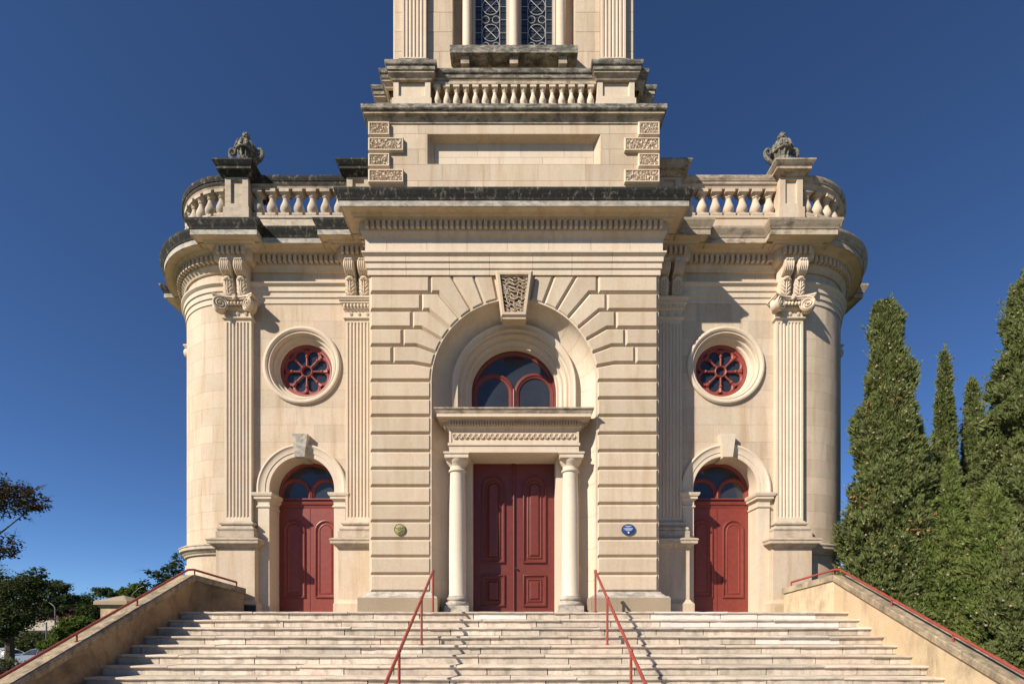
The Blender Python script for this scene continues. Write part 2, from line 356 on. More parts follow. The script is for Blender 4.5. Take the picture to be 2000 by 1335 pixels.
# ---- pilaster meshes, local: x along the wall, -y outward
def fluted(half, p, nfl, fw, depth, margin):
    pts = [(-half, 0.02), (-half, -p)]; step = (2*half-2*margin)/nfl
    for i in range(nfl):
        c = -half+margin+step*(i+0.5)
        for k in range(7):
            a = PI*k/6; pts.append((c-fw/2*math.cos(a), -p+depth*math.sin(a)))
    return pts+[(half, -p), (half, 0.02)]
def spiral(cx, cz, r0, turns, n, sgn):
    out = []
    for i in range(n+1):
        t = i/n; r = r0*(1-0.86*t); a = PI/2-sgn*2*PI*turns*t
        out.append((cx+r*math.cos(a), cz+r*math.sin(a)))
    return out
def pil_meshes():
    D = {}
    m = MB(); sec = fluted(0.325, 0.13, 7, 0.052, 0.03, 0.035); flat = [(x, -0.13 if -0.325 < x < 0.325 and y < 0 else y) for x, y in sec]
    flat = [(x, y if y > 0 else -0.13) for x, y in sec]
    m.loft([[(x, y, z) for x, y in s] for z, s in ((2.25, flat), (2.33, flat), (2.36, sec), (7.04, sec), (7.07, flat), (7.135, flat))])
    D['pilaster'] = m.data('pilaster', CREAM_LIGHT)
    m = MB()      # moulded base
    P = [(-0.33, 0.02), (-0.33, -0.14), (0.33, -0.14), (0.33, 0.02)]
    m.sweep(P, [(0.13, 1.83), (0.13, 1.985), (0.085, 1.99), (0.105, 2.01), (0.115, 2.045), (0.10, 2.08), (0.065, 2.09), (0.04, 2.12), (0.045, 2.145), (0.075, 2.155), (0.082, 2.185), (0.07, 2.21), (0.03, 2.22), (0.012, 2.252), (-0.05, 2.252)])
    D['base'] = m.data('base', BASEST)
    m = MB()      # pedestal die with plinth
    P = [(-0.465, 0.1), (-0.465, -0.24), (0.465, -0.24), (0.465, 0.1)]
    m.sweep(P, [(0.09, 0.0), (0.09, 0.24), (0.075, 0.25), (0.03, 0.30), (0.015, 0.335), (0.0, 0.34), (0.0, 1.56), (-0.1, 1.56)])
    D['pedestal'] = m.data('pedestal', CREAM)
    m = MB()
    m.sweep(P, [(-0.05, 1.55), (0.012, 1.552), (0.02, 1.585), (0.05, 1.60), (0.085, 1.65), (0.10, 1.665), (0.145, 1.672), (0.145, 1.74), (0.16, 1.745), (0.165, 1.775), (0.12, 1.80), (0.02, 1.83), (-0.12, 1.832), (-0.2, 1.832)])
    D['pedestal_cap'] = m.data('pedestal_cap', BASEST)
    m = MB()      # astragal and necking
    P = [(-0.325, 0.02), (-0.325, -0.13), (0.325, -0.13), (0.325, 0.02)]
    m.sweep(P, [(0.0, 7.12), (0.02, 7.125), (0.045, 7.15), (0.045, 7.175), (0.01, 7.195), (0.0, 7.20), (0.0, 7.34), (0.05, 7.38), (0.06, 7.45), (0.02, 7.5), (-0.1, 7.5)])
    D['necking'] = m.data('necking', CREAM_LIGHT)
    m = MB()
    for k in range(8): m.ball((0.026*math.cos(k*PI/4), -0.012, 0.026*math.sin(k*PI/4)), 0.016, 0.014, 0.016, 6, 4)
    m.ball((0, -0.02, 0), 0.015, 0.02, 0.015, 6, 4)
    D['rosette'] = m.data('rosette', CREAM_LIGHT)
    m = MB()      # abacus, concave
    fr = [(-0.46+0.092*i, -0.25-0.13*abs(-1+0.2*i)**2) for i in range(11)]
    m.plan([(-0.47, 0.0)]+fr+[(0.47, 0.0)], 7.545, 7.575); fr2 = [(x*1.03, y-0.02) for x, y in fr]
    m.plan([(-0.5, 0.0)]+fr2+[(0.5, 0.0)], 7.578, 7.615)
    m.ball((0, -0.28, 7.565), 0.045, 0.04, 0.06, 8, 6)
    for k in (-1, 0, 1): m.ball((0.03*k, -0.30, 7.60), 0.018, 0.018, 0.04, 6, 4)
    D['abacus'] = m.data('abacus', CREAM_LIGHT)
    m = MB()      # egg and dart echinus with bead row
    for i in range(5):
        x = -0.16+0.08*i; m.ball((x, -0.235, 7.455), 0.031, 0.045, 0.05, 8, 6)
        if i < 4: m.ball((x+0.04, -0.225, 7.45), 0.009, 0.03, 0.05, 5, 5)
    for i in range(12): m.ball((-0.165+0.03*i, -0.20, 7.385), 0.012, 0.014, 0.012, 5, 4)
    m.box(-0.3, 0.3, -0.19, 0.0, 7.395, 7.55)
    D['echinus'] = m.data('echinus', CREAM_LIGHT)
    m = MB()      # plain leaf-band capital of the inner pilasters
    P = [(-0.325, 0.02), (-0.325, -0.13), (0.325, -0.13), (0.325, 0.02)]
    m.sweep(P, [(0.0, 7.33), (0.015, 7.335), (0.02, 7.36), (0.03, 7.37), (0.05, 7.42), (0.085, 7.47), (0.10, 7.485), (0.10, 7.53), (0.125, 7.535), (0.13, 7.56), (0.15, 7.58), (0.15, 7.615), (-0.1, 7.615)])
    for i in range(9): m.ball((-0.33+0.0825*i, -0.205, 7.43), 0.026, 0.02, 0.045, 6, 5)
    D['leaf_capital'] = m.data('leaf_capital', CREAM_LIGHT)
    for sgn, nm in ((-1, 'volute_a'), (1, 'volute_b')):
        m = MB(); R = 0.168
        n = 24
        m.loft([[(r*math.cos(2*PI*i/n), y, r*math.sin(2*PI*i/n)) for i in range(n)] for r, y in ((R, 0.16), (R*0.8, 0.08), (R*0.97, 0.0), (R, -0.02), (R*0.93, -0.03), (R*0.85, -0.012), (0.001, -0.008))], True)
        sp = spiral(0, 0, R*0.93, 2.4, 44, sgn)
        m.tube([(x, -0.018-0.022*i/44, z) for i, (x, z) in enumerate(sp)], [0.020-0.010*i/44 for i in range(45)], 5)
        m.ball((0, -0.03, 0), 0.022, 0.02, 0.022, 8, 5)
        D[nm] = m.data('volute', CREAM_LIGHT)
    m = MB()      # scrolled console with acanthus, local centre x=0, z from 7.62
    pr = [(0.0, 0.0), (0.16, 0.0), (0.19, 0.06), (0.205, 0.16), (0.215, 0.27), (0.235, 0.36), (0.225, 0.42), (0.20, 0.455), (0.225, 0.475), (0.29, 0.50), (0.345, 0.545), (0.375, 0.61), (0.375, 0.69), (0.35, 0.76), (0.345, 0.83), (0.0, 0.83)]
    w = 0.118
    m.loft([[(x, -p, 7.62+z) for p, z in pr] for x in (-w, w)], True, True, True)
    for i in range(5):   # ribs of the upper scroll
        x = -0.088+0.044*i
        m.tube([(x, -p-0.004, 7.62+z) for p, z in pr[8:14]], 0.017, 6)
    for i in range(3): m.ball((-0.06+0.06*i, -0.365, 7.62+0.765), 0.04, 0.035, 0.03, 7, 5)
    m.ball((0, -0.245, 7.62+0.40), 0.085, 0.055, 0.045, 10, 6); m.ball((-0.05, -0.235, 7.62+0.37), 0.05, 0.05, 0.035, 8, 5); m.ball((0.05, -0.235, 7.62+0.37), 0.05, 0.05, 0.035, 8, 5)
    m.tube([(0, -0.175, 7.63), (0, -0.225, 7.75), (0, -0.235, 7.9), (0, -0.25, 7.99)], [0.014, 0.018, 0.018, 0.012], 6)
    for lv in range(4):
        z = 7.63+0.085*lv
        for s in (-1, 1):
            ang = (0.75-0.10*lv)*s
            rot = Matrix.Rotation(ang, 3, 'Y')
            m.ball((s*(0.055+0.008*(lv % 2)), -0.205-0.008*lv, z+0.06), 0.022, 0.024, 0.072, 7, 6, rot)
            m.ball((s*0.095, -0.19-0.006*lv, z+0.085), 0.016, 0.02, 0.045, 6, 5, Matrix.Rotation(ang*1.3, 3, 'Y'))
    D['console'] = m.data('console', CREAM_LIGHT)
    return D
PD = pil_meshes()
def pilaster(loc, rz, inner=False, label=None):
    p = link('pilaster', PD['pilaster'], CH, loc, None, label, rz)
    for n in ('base', 'pedestal', 'pedestal_cap', 'necking')+(('leaf_capital',) if inner else ('abacus', 'echinus')): link(n, PD[n], p)
    for k in range(3): link('rosette', PD['rosette'], p, (-0.2+0.2*k, -0.132, 7.27))
    for s in (-1, 1):
        if not inner: link('volute', PD['volute_a' if s < 0 else 'volute_b'], p, (s*0.32, -0.30, 7.41), rz=-s*math.radians(30))
        link('console', PD['console'], p, (s*0.165, -0.05, 0))
    return p
def breakfront(loc, rz, mats, zoff=0.003):
    P = [(-0.33, 0.15), (-0.33, -0.28), (0.33, -0.28), (0.33, 0.15)]
    k = 0.92
    m = MB(); m.sweep(P, [(-0.05, 8.40), (0.0, 8.405)]+[(p*k, z) for p, z in BED[2:]]); m.box(-0.34, 0.34, -0.29, 0.3, 8.405, 8.9)
    dentils(m, P, 0.10, 0.20, 8.50, 8.655, 0.118, 0.068, 0.30, 0.30)
    o = link('entablature_break', m.data('entablature_break', mats[0]), CH, (loc[0], loc[1], zoff), None, None, rz)
    m = MB(); m.sweep(P, [(p*k, z) for p, z in COR]); link('fascia', m.data('fascia', mats[1]), o)
    m = MB(); m.sweep(P, [(p*k, z) for p, z in CYM[:-1]]); m.box(-0.8, 0.8, -0.75, 0.2, 9.0, 9.05)
    link('gutter_moulding', m.data('gutter_moulding', mats[2]), o)
    return o
BALM = baluster_mesh(0.66, 0.13, CREAM); BALM_W = baluster_mesh(0.66, 0.13, BASEST)
def bal_pedestal(loc, rz, cap_mat, body_mat, name='balustrade_pedestal'):
    m = MB(); h = 0.28; y0 = -0.19
    # die with a sunk front panel
    fr = [(-h, 9.8), (h, 9.8), (h, 10.60), (-h, 10.60)]
    def rect(x, z0, z1, y): return [(-x, y, z0), (x, y, z0), (x, y, z1), (-x, y, z1)]
    m.loft([rect(h, 9.80, 10.60, 0.55), rect(h, 9.80, 10.60, y0), rect(0.14, 9.90, 10.48, y0), rect(0.135, 9.905, 10.475, y0+0.05)], True, False, True)
    m.box(-0.31, 0.31, -0.22, 0.55, 9.05, 9.802)
    o = link(name, m.data(name, body_mat), CH, (loc[0], loc[1], 0), None, None, rz)
    m = MB()
    m.sweep([(h, 0.55), (-h, 0.55), (-h, y0), (h, y0)], [(-0.05, 10.53), (0.02, 10.535), (0.03, 10.56), (0.07, 10.60), (0.09, 10.615), (0.135, 10.62), (0.135, 10.68), (0.15, 10.69), (0.19, 10.75), (0.205, 10.77), (0.205, 10.805), (-0.15, 10.82)], closed_path=True)
    m.box(-0.3, 0.3, y0-0.02, 0.57, 10.60, 10.815)
    link('pedestal_cap', m.data('pedestal_cap', cap_mat), o)
    return o

ROSE = (-5.19, 6.08); DOORX = -5.19; DZC = 3.06
def wing_hole(x, z):
    if math.hypot(x-ROSE[0], z-ROSE[1]) < 0.84: return True
    if z < DZC: return abs(x-DOORX) < 0.95
    return math.hypot(x-DOORX, z-DZC) < 0.95

def arched_panel(mb, xc, z0, zc, w, rings, n=14):      # rings (inset, y); closed loops, last one filled
    loops = []
    for d, y in rings:
        lp = [(xc-(w-d), y, z0+d)]+[(xc+(w-d)*math.cos(PI-PI*i/n), y, zc+(w-d)*math.sin(PI-PI*i/n)) for i in range(n+1)]+[(xc+(w-d), y, z0+d)]
        loops.append(lp)
    return mb.loft(loops, True, False, True)
def rect_panel(mb, x0, x1, z0, z1, rings):
    return mb.loft([[(x0+d, y, z0+d), (x1-d, y, z0+d), (x1-d, y, z1-d), (x0+d, y, z1-d)] for d, y in rings], True, False, True)
def fan_light(mx, xc, zc, z0, R, y, mat, parent, r_out):
    """round-headed window: outer frame, two round-headed lights, glass; y = front of frame"""
    fr = MB(); arch_band(fr, xc, z0, zc, [(r_out, y+0.06), (r_out, y), (R-0.03, y-0.005), (R-0.05, y+0.02), (R-0.085, y+0.03), (R-0.10, y+0.07)], 30)
    o = fr.build('window_frame', mat, parent, mx)
    h = R*0.5
    for s in (-1, 1):
        m = MB(); cx = xc+s*h*0.985
        arch_band(m, cx, z0, zc, [(h*0.985, y+0.055), (h*0.985, y+0.02), (h*0.87, y+0.010), (h*0.83, y+0.03), (h*0.765, y+0.035), (h*0.735, y+0.06)], 22)
        m.build('light_frame', mat, o, mx)
    m = MB(); m.box(xc-0.035, xc+0.035, y-0.002, y+0.05, z0, zc+0.05)
    m.tube([(xc, y+0.005, z0), (xc, y+0.005, zc+0.10)], 0.022, 6); m.build('mullion', mat, o, mx)
    gl = MB(); pts = arch_loop(xc, z0, zc, R-0.02, 28); gl.add([(x, y+0.062, z) for x, z in pts], [tuple(range(len(pts)))])
    gl.build('window_pane', GLASS, o, mx, smooth=False)
    return o

def wing(s):
    mx = 1 if s < 0 else -1
    heavy = s < 0
    M_FAS = CORONA if heavy else WEATHER; M_CYM = LICHEN if heavy else GREYTRIM_R; M_RAIL = LICHEN if heavy else WEATHER
    # ---- wall backing, flat then curved
    m = MB(); mask_slab(m, -CX, -3.0, 0.0, 8.36, YW+0.007, YW+0.3, wing_hole, 0.09)
    m.loft([[(x, y, z) for x, y in [(-CX-(RW-0.007)*math.sin(a), CY-(RW-0.007)*math.cos(a)) for a in [PI/2*i/24 for i in range(25)]]+[(-CX-RW+0.012, CY+7.5)]] for z in (0, 8.4)])
    wall = m.build('wing_wall', CREAM, CH, mx)
    # ---- ashlar blocks on the flat wall and the curve
    zc = [0.0, 0.42, 0.84, 1.26, 1.68]+[1.68+0.4229*i for i in range(1, 15)]
    for r in range(len(zc)-1):
        z0, z1 = zc[r]+0.0017, zc[r+1]-0.0017
        L = 0.86; x = -CX-(0.0 if r % 2 else L*0.5)
        while x < -3.35:
            a, b = max(x, -CX)+0.0017, min(x+L, -3.3)-0.0017; x += L
            if b-a < 0.06: continue
            near = any(wing_hole(a+(b-a)*i/8, z0+(z1-z0)*k/4) for i in range(9) for k in range(5))
            mb = MB(); q = mask_slab(mb, a, b, z0, z1, YW, YW+0.02, wing_hole if near else None, 0.06)
            if q is None: continue
            mb.build('ashlar_block', CREAM, wall, mx, smooth=False)
        n = 4; off = 0.0 if r % 2 else 0.5
        for k in range(-1, n):
            a0 = max(0.0, (k+off)/n)*PI/2+0.0009; a1 = min(1.0, (k+1+off)/n)*PI/2-0.0009
            if a1-a0 < 0.03: continue
            rr = RW+(0.035 if z1 < 1.6 else 0.0); pts = [a0+(a1-a0)*i/6 for i in range(7)]
            mb = MB()
            prof = [(rr-0.03, z0), (rr, z0), (rr, z1), (rr-0.03, z1)]
            mb.loft([[(-CX-q*math.sin(a), CY-q*math.cos(a), z) for q, z in prof] for a in pts], False, True, True)
            mb.build('ashlar_block', CREAM, wall, mx)
    # frieze stones
    fz0, fz1 = 8.072, 8.345; x = -CX
    while x < -3.4:
        b = min(x+1.12, -3.2); mb = MB(); mask_slab(mb, x+0.003, b-0.003, fz0, fz1, YW, YW+0.02); mb.build('frieze_stone', CREAM, wall, mx, smooth=False); x = b
    for k in range(3):
        mb = MB(); pts = [PI/6*(k+i/8)+(0.002 if i == 0 else -0.002 if i == 8 else 0) for i in range(9)]
        mb.loft([[(-CX-q*math.sin(a), CY-q*math.cos(a), z) for q, z in ((RW-0.02, fz0), (RW, fz0), (RW, fz1), (RW-0.02, fz1))] for a in pts], False, True, True)
        mb.build('frieze_stone', CREAM, wall, mx)
    # ---- dado cap round the curve
    cp = [p for p in wpath()]
    m = MB(); m.sweep(cp[:-1]+[(-CX+0.05, YW)], [(0.0, 1.46), (0.05, 1.462), (0.06, 1.50), (0.09, 1.52), (0.115, 1.57), (0.125, 1.585), (0.165, 1.59), (0.165, 1.66), (0.18, 1.665), (0.185, 1.69), (0.12, 1.725), (0.0, 1.75)])
    m.build('dado_moulding', BASEST, CH, mx)
    # ---- entablature
    P = wpath()
    m = MB(); m.sweep(P, ARC_T); m.build('architrave', CREAM_LIGHT, CH, mx)
    m = MB(); m.sweep(P, BED); dentils(m, P, 0.10, 0.215, 8.50, 8.655, 0.125, 0.072)
    ent = m.build('cornice', CREAM, CH, mx)
    m = MB(); m.sweep(P, COR); m.build('fascia', M_FAS, ent, mx)
    m = MB(); m.sweep(P, CYM); m.build('gutter_moulding', M_CYM, ent, mx)
    roof = MB(); roof.plan([(-CX-RW+0.3, CY+7.5), (-CX-RW+0.3, CY)]+[(-CX-(RW-0.3)*math.sin(a), CY-(RW-0.3)*math.cos(a)) for a in [PI/2*(1-i/10) for i in range(1, 11)]]+[(-2.8, YW+0.3), (-2.8, CY+7.5)], 8.9, 9.04)
    roof.build('flat_roof', PLINTH, CH, mx)
    mats = (CREAM, M_FAS, M_CYM)
    for loc, rz in (((s*XP, YW), 0), ((s*XI, YW), 0), ((s*(CX+RW), CY+0.35), s*PI/2)):
        breakfront(loc, rz, mats); pilaster((loc[0], loc[1], 0), rz, abs(loc[0]) < 5)
        bal_pedestal(loc, rz, M_RAIL, CREAM if not heavy else BASEST)
    # ---- balustrade: plinth course, balusters, rail
    m = MB(); m.sweep(P, [(-0.24, 9.04), (0.06, 9.045), (0.06, 9.64), (0.08, 9.65), (0.08, 9.70), (0.06, 9.725), (-0.2, 9.73), (-0.24, 9.73)], closed_prof=True)
    bal = m.build('balustrade', CREAM if not heavy else BASEST, CH, mx)
    m = MB(); m.sweep(P, [(-0.18, 10.385), (0.04, 10.39), (0.05, 10.43), (0.06, 10.46), (0.075, 10.47), (0.085, 10.475)], cap=False); m.sweep(P, [(-0.24, 10.475), (-0.18, 10.388)], cap=False)
    m.build('rail_underside', CREAM if not heavy else WEATHER, bal, mx)
    m = MB(); m.sweep(P, [(0.085, 10.474), (0.085, 10.53), (0.10, 10.535), (0.11, 10.57), (0.12, 10.585), (0.12, 10.655), (0.02, 10.68), (-0.26, 10.66), (-0.26, 10.475)], closed_prof=True)
    m.build('rail', M_RAIL, bal, mx)
    x = -XP+0.42
    while x < -XI-0.30:
        link('baluster', BALM_W if heavy else BALM, bal, (-s*x, YW+0.06, 9.728)); x += 0.33
    n = 9
    for k in range(n):
        a = PI/2*(k+0.15)/n+0.06; r = RW-0.06
        link('baluster', BALM_W if heavy else BALM, bal, (s*(CX+r*math.sin(a)), CY-r*math.cos(a), 9.728), rz=s*a)
    # ---- rose window
    m = MB(); ring(m, ROSE[0], ROSE[1], [(0.95, YW+0.02), (0.95, YW-0.045), (0.925, YW-0.07), (0.885, YW-0.075), (0.85, YW-0.055), (0.835, YW-0.02), (0.82, YW-0.03), (0.80, YW-0.03), (0.785, YW-0.005), (0.78, YW+0.06), (0.755, YW+0.075), (0.735, YW+0.07), (0.72, YW+0.10), (0.715, YW+0.16), (0.69, YW+0.17), (0.67, YW+0.175), (0.655, YW+0.20), (0.65, YW+0.42)], 56)
    sur = m.build('rose_window', CREAM_LIGHT, CH, mx)
    yr = YW+0.27
    m = MB(); ring(m, ROSE[0], ROSE[1], [(0.66, yr+0.03), (0.66, yr-0.03), (0.625, yr-0.035), (0.61, yr-0.01), (0.575, yr-0.005), (0.565, yr+0.05)], 48)
    m.build('outer_ring', RED_PALE, sur, mx)
    m = MB(); ring(m, ROSE[0], ROSE[1], [(0.15, yr+0.05), (0.15, yr-0.02), (0.135, yr-0.035), (0.115, yr-0.02), (0.11, yr+0.05)], 24)
    m.build('hub', RED_PALE, sur, mx)
    for k in range(8):
        a = k*PI/4; c, q = math.cos(a), math.sin(a)
        m = MB(); m.tube([(ROSE[0]+c*r, yr, ROSE[1]+q*r) for r in (0.14, 0.36)], 0.024, 8); m.ball((ROSE[0]+c*0.375, yr, ROSE[1]+q*0.375), 0.042, 0.045, 0.042, 8, 6)
        m.tube([(ROSE[0]+c*r, yr+0.01, ROSE[1]+q*r) for r in (0.39, 0.52)], [0.03, 0.05], 6)
        m.build('spoke', RED_PALE, sur, mx)
        a += PI/8; pc = (ROSE[0]+math.cos(a)*0.405, ROSE[1]+math.sin(a)*0.405)
        m = MB(); N = 16; loops = []
        for r, y in ((0.205, yr+0.04), (0.20, yr+0.002), (0.155, yr-0.006), (0.130, yr+0.01), (0.127, yr+0.04)):
            loops.append([(pc[0]+r*math.cos(a-1.75+3.5*i/N), y, pc[1]+r*math.sin(a-1.75+3.5*i/N)) for i in range(N+1)])
        m.loft(loops); m.build('foil', RED_PALE, sur, mx)
    m = MB(); m.add([(ROSE[0]+0.6*math.cos(2*PI*i/40), yr+0.045, ROSE[1]+0.6*math.sin(2*PI*i/40)) for i in range(40)], [tuple(range(40))]); m.build('window_pane', GLASS, sur, mx, smooth=False)
    # ---- side doorway: jamb piers, imposts, archivolt, keystone
    m = MB(); YD = 12.32
    arch_band(m, DOORX, 2.94, DZC, [(1.09, YW+0.02), (1.09, YW-0.07), (1.05, YW-0.08), (1.02, YW-0.06), (0.99, YW-0.045), (0.90, YW-0.045), (0.895, YW-0.03), (0.80, YW-0.03), (0.79, YW-0.02), (0.79, YD+0.1)], 34)
    dw = m.build('side_doorway', CREAM_LIGHT, CH, mx)
    for q in (-1, 1):
        m = MB(); xa, xb = sorted((DOORX+q*0.79, DOORX+q*1.065))
        m.box(xa, xb, YW-0.045, YD+0.1, 0.0, 2.66); m.build('jamb', CREAM_LIGHT, dw, mx)
        m = MB(); Pj = [(xa, YD), (xa, YW-0.045), (xb, YW-0.045), (xb, YD)]
        m.sweep(Pj, [(-0.02, 2.60), (0.02, 2.60), (0.03, 2.615), (0.03, 2.635), (0.005, 2.655), (0.005, 2.75), (0.03, 2.765), (0.04, 2.785), (0.07, 2.80), (0.07, 2.855), (0.09, 2.865), (0.115, 2.915), (0.115, 2.945), (-0.1, 2.95)])
        m.build('impost', CREAM_LIGHT, dw, mx)
    m = MB(); ks = [(DOORX-0.115, 3.80), (DOORX+0.115, 3.80), (DOORX+0.19, 4.36), (DOORX-0.19, 4.36)]
    m.prism(ks, YW-0.16, YW+0.03); m.box(DOORX-0.11, DOORX+0.11, YW-0.15, YW+0.35, 3.79, 3.84); m.build('keystone', CORONA if heavy else CREAM_LIGHT, dw, mx)
    # leaves
    dr = MB(); dr.box(DOORX-0.80, DOORX+0.80, YD+0.05, YD+0.12, 0, 2.75); door = dr.build('side_door', RED_SIDE, CH, mx)
    tr = MB(); tr.sweep([(DOORX-0.8, YD+0.06), (DOORX+0.8, YD+0.06)], [(0.0, 2.70), (0.03, 2.70), (0.045, 2.74), (0.045, 2.78), (0.07, 2.79), (0.085, 2.83), (0.085, 2.86), (0.05, 2.87), (0.05, 2.905), (0.10, 2.915), (0.10, 2.945), (0, 2.95)])
    tr.build('transom', RED_SIDE, door, mx)
    for q in (-1, 1):
        lm = MB(); xa, xb = sorted((DOORX+q*0.006, DOORX+q*0.785)); xm = (xa+xb)/2
        lm.box(xa, xb, YD+0.012, YD+0.06, 0.01, 2.70)
        lf = lm.build('door_leaf', RED_SIDE, door, mx)
        pm = MB(); arched_panel(pm, xm, 0.42, 2.13, 0.275, [(0, YD+0.014), (0.006, YD-0.022), (0.03, YD-0.03), (0.045, YD-0.005), (0.065, YD+0.0), (0.07, YD+0.006), (0.10, YD+0.006), (0.105, YD-0.003), (0.125, YD-0.012), (0.14, YD+0.004), (0.16, YD+0.004)])
        pm.build('door_panel', RED_SIDE, lf, mx)
    fan_light(mx, DOORX, DZC+0.02, 2.94, 0.79, YD, RED_SIDE, CH, 0.83)
GREYTRIM_R = stone('grimy_tan_stone', (0.46, 0.375, 0.27), (0.37, 0.295, 0.205), stain=(0.17, 0.135, 0.095), stain_amt=0.6, stain_lo=0.48, black=0.6, black_lo=0.34, blscale=(3, 3, 8))
wing(-1); wing(1)
m = MB(); m.box(-6.58, -6.15, 11.50, 11.56, 0.0, 0.20); m.build('plinth_shade_slab', SHADE_RIM_BLACK, CH, smooth=False)  # added slab: near-black colour stands in for shade on the plinth
m = MB(); m.box(6.20, 6.60, 11.50, 11.56, 0.0, 0.20); m.build('ochre_plinth_slab', OCHRE, CH, smooth=False)
# ---------------------------------------------------------------- centre bay
YF = 10.86; YB = 10.92; AR = 1.856; AZ = 5.19; YR = 11.36; HX = 3.27
m = MB()
for s in (-1, 1):
    m.prism([(s*HX, 0), (s*AR, 0), (s*AR, AZ)]+[(s*AR*math.cos(t), AZ+AR*math.sin(t)) for t in [PI/2*i/20 for i in range(1, 21)]]+[(0, 7.6), (s*HX, 7.6)], YB, YB+0.05)
    m.add([(s*HX, YB, 0), (s*HX, YR+0.4, 0), (s*HX, YR+0.4, 9.0), (s*HX, YB, 9.0)], [(0, 1, 2, 3)])
front = m.build('front_wall', CREAM_LIGHT, CH, smooth=False)
top = 7.58; pitch = 0.395
zl = [top-pitch*j for j in range(19)]
jt = [math.radians(11+9.8*i) for i in range(8)]
xend = [1.884, 2.083, 2.29, 2.50, 2.727]
def rad_at_z(t, z): return ((z-AZ)*math.tan(t), z)
def block(poly, s, name):
    mb = MB(); P = inset([(s*x, z) for x, z in poly], 0.009); fr = inset(P, 0.044)
    n = len(P)
    vs = [(x, YF, z) for x, z in fr]+[(x, YB-0.012, z) for x, z in P]+[(x, YB+0.004, z) for x, z in P]
    mb.add(vs, [tuple(range(n))]+[(i, n+i, n+(i+1) % n, (i+1) % n) for i in range(n)]+[(n+i, 2*n+i, 2*n+(i+1) % n, n+(i+1) % n) for i in range(n)])
    return mb.build(name, RUSTIC, front, smooth=False)
for s in (-1, 1):
    for c in range(5):
        block([(3.25, zl[c+1]), (xend[c], zl[c+1]), (xend[c], zl[c]), (3.25, zl[c])], s, 'rusticated_block')
    t = jt[7]; q0 = math.acos((zl[6]-AZ)/AR); pa = [(AR*math.sin(a), AZ+AR*math.cos(a)) for a in [q0-(q0-t)*i/3 for i in range(4)]]
    block([(3.25, zl[6])]+pa+[rad_at_z(t, zl[5]), (3.25, zl[5])], s, 'rusticated_block')
    for c in range(6, 18):
        block([(3.25, zl[c+1]), (AR, zl[c+1]), (AR, zl[c]), (3.25, zl[c])], s, 'rusticated_block')
    for i in range(7):
        a0, a1 = jt[i], jt[i+1]
        inn = [(AR*math.sin(a), AZ+AR*math.cos(a)) for a in [a0+(a1-a0)*k/3 for k in range(4)]]
        if i < 2: poly = inn+[rad_at_z(a1, top), rad_at_z(a0, top)]
        else:
            c = i-2; lo = rad_at_z(a1, zl[c+1]); up = rad_at_z(a0, zl[c])
            poly = inn+[lo, (xend[c], zl[c+1]), (xend[c], zl[c]), up]
        block(poly, s, 'voussoir')
# coved splay of the arch and its jambs, stone by stone
COVE = [(AR, YB-0.035)]+[(1.56+(AR-1.56)*math.cos(t), YB+0.02+(YR-YB-0.02)*(0.55*math.sin(t)+0.45*t/(PI/2))) for t in [PI/2*i/8 for i in range(9)]]
m = MB(); arch_band(m, 0, 0, AZ, [(r+0.012, y+0.004) for r, y in COVE], 40); bar = m.build('arch_lining', CREAM_LIGHT, CH)
N = 15
for k in range(N):
    a0 = PI*k/N+0.0016; a1 = PI*(k+1)/N-0.0016
    mb = MB(); mb.loft([[(r*math.cos(a), y, AZ+r*math.sin(a)) for a in [a0+(a1-a0)*i/5 for i in range(6)]] for r, y in [(AR+0.03, YB-0.035)]+COVE])
    mb.build('soffit_stone', CREAM_LIGHT, bar)
for s in (-1, 1):
    for c in range(7):
        mb = MB(); z0 = AZ*c/7+0.003; z1 = AZ*(c+1)/7-0.003
        mb.loft([[(s*r, y, z) for r, y in [(AR+0.03, YB-0.035)]+COVE] for z in (z0, z1)])
        mb.build('jamb_stone', CREAM_LIGHT, bar)
# pier plinths
for s in (-1, 1):
    xa, xb = sorted((s*3.45, s*1.69)); m = MB()
    m.sweep([(xa, 12.4), (xa, 10.65), (xb, 10.65), (xb, 11.36)], [(0, 0), (0, 0.325), (-0.01, 0.335)]); o = m.build('pier_plinth', PLINTH, CH)
    m = MB(); m.sweep([(xa, 12.4), (xa, 10.65), (xb, 10.65), (xb, 11.36)], [(-0.01, 0.33), (-0.03, 0.36), (-0.09, 0.375), (-0.10, 0.395), (-0.15, 0.43), (-0.165, 0.47), (-0.3, 0.475)]); m.build('base_moulding', CORONA, o)
# keystone with pierced lattice
m = MB(); kt, kb = 7.575, 6.57
def kx(z, w): return w*(0.27+(0.40-0.27)*(z-kb)/(kt-kb))/0.40
kp = [(-0.285, kb), (0.285, kb), (0.415, kt), (-0.415, kt)]
k1 = inset(kp, 0.085)
loops = [[(x, y, z) for x, z in P] for y, P in ((YB+0.02, kp), (YF-0.12, kp), (YF-0.15, inset(kp, 0.03)), (YF-0.15, k1), (YF-0.07, inset(kp, 0.092)))]
m.loft(loops, True, False, True)
m.loft([[(x, y, kb-dz) for x, y in ((-0.26, YF-0.11), (0.26, YF-0.11), (0.26, YB+0.06), (-0.26, YB+0.06))] for dz in (-0.01, 0.02, 0.045)], True, True, True)
ks = m.build('keystone', CREAM, CH, smooth=False)
m = MB()
def kmap(u, v): return (u*kx(v, 0.30), v)
rnd = random.Random(5); G = {}; NX, NZ = 6, 10       # irregular pierced web: jittered hexagon cells
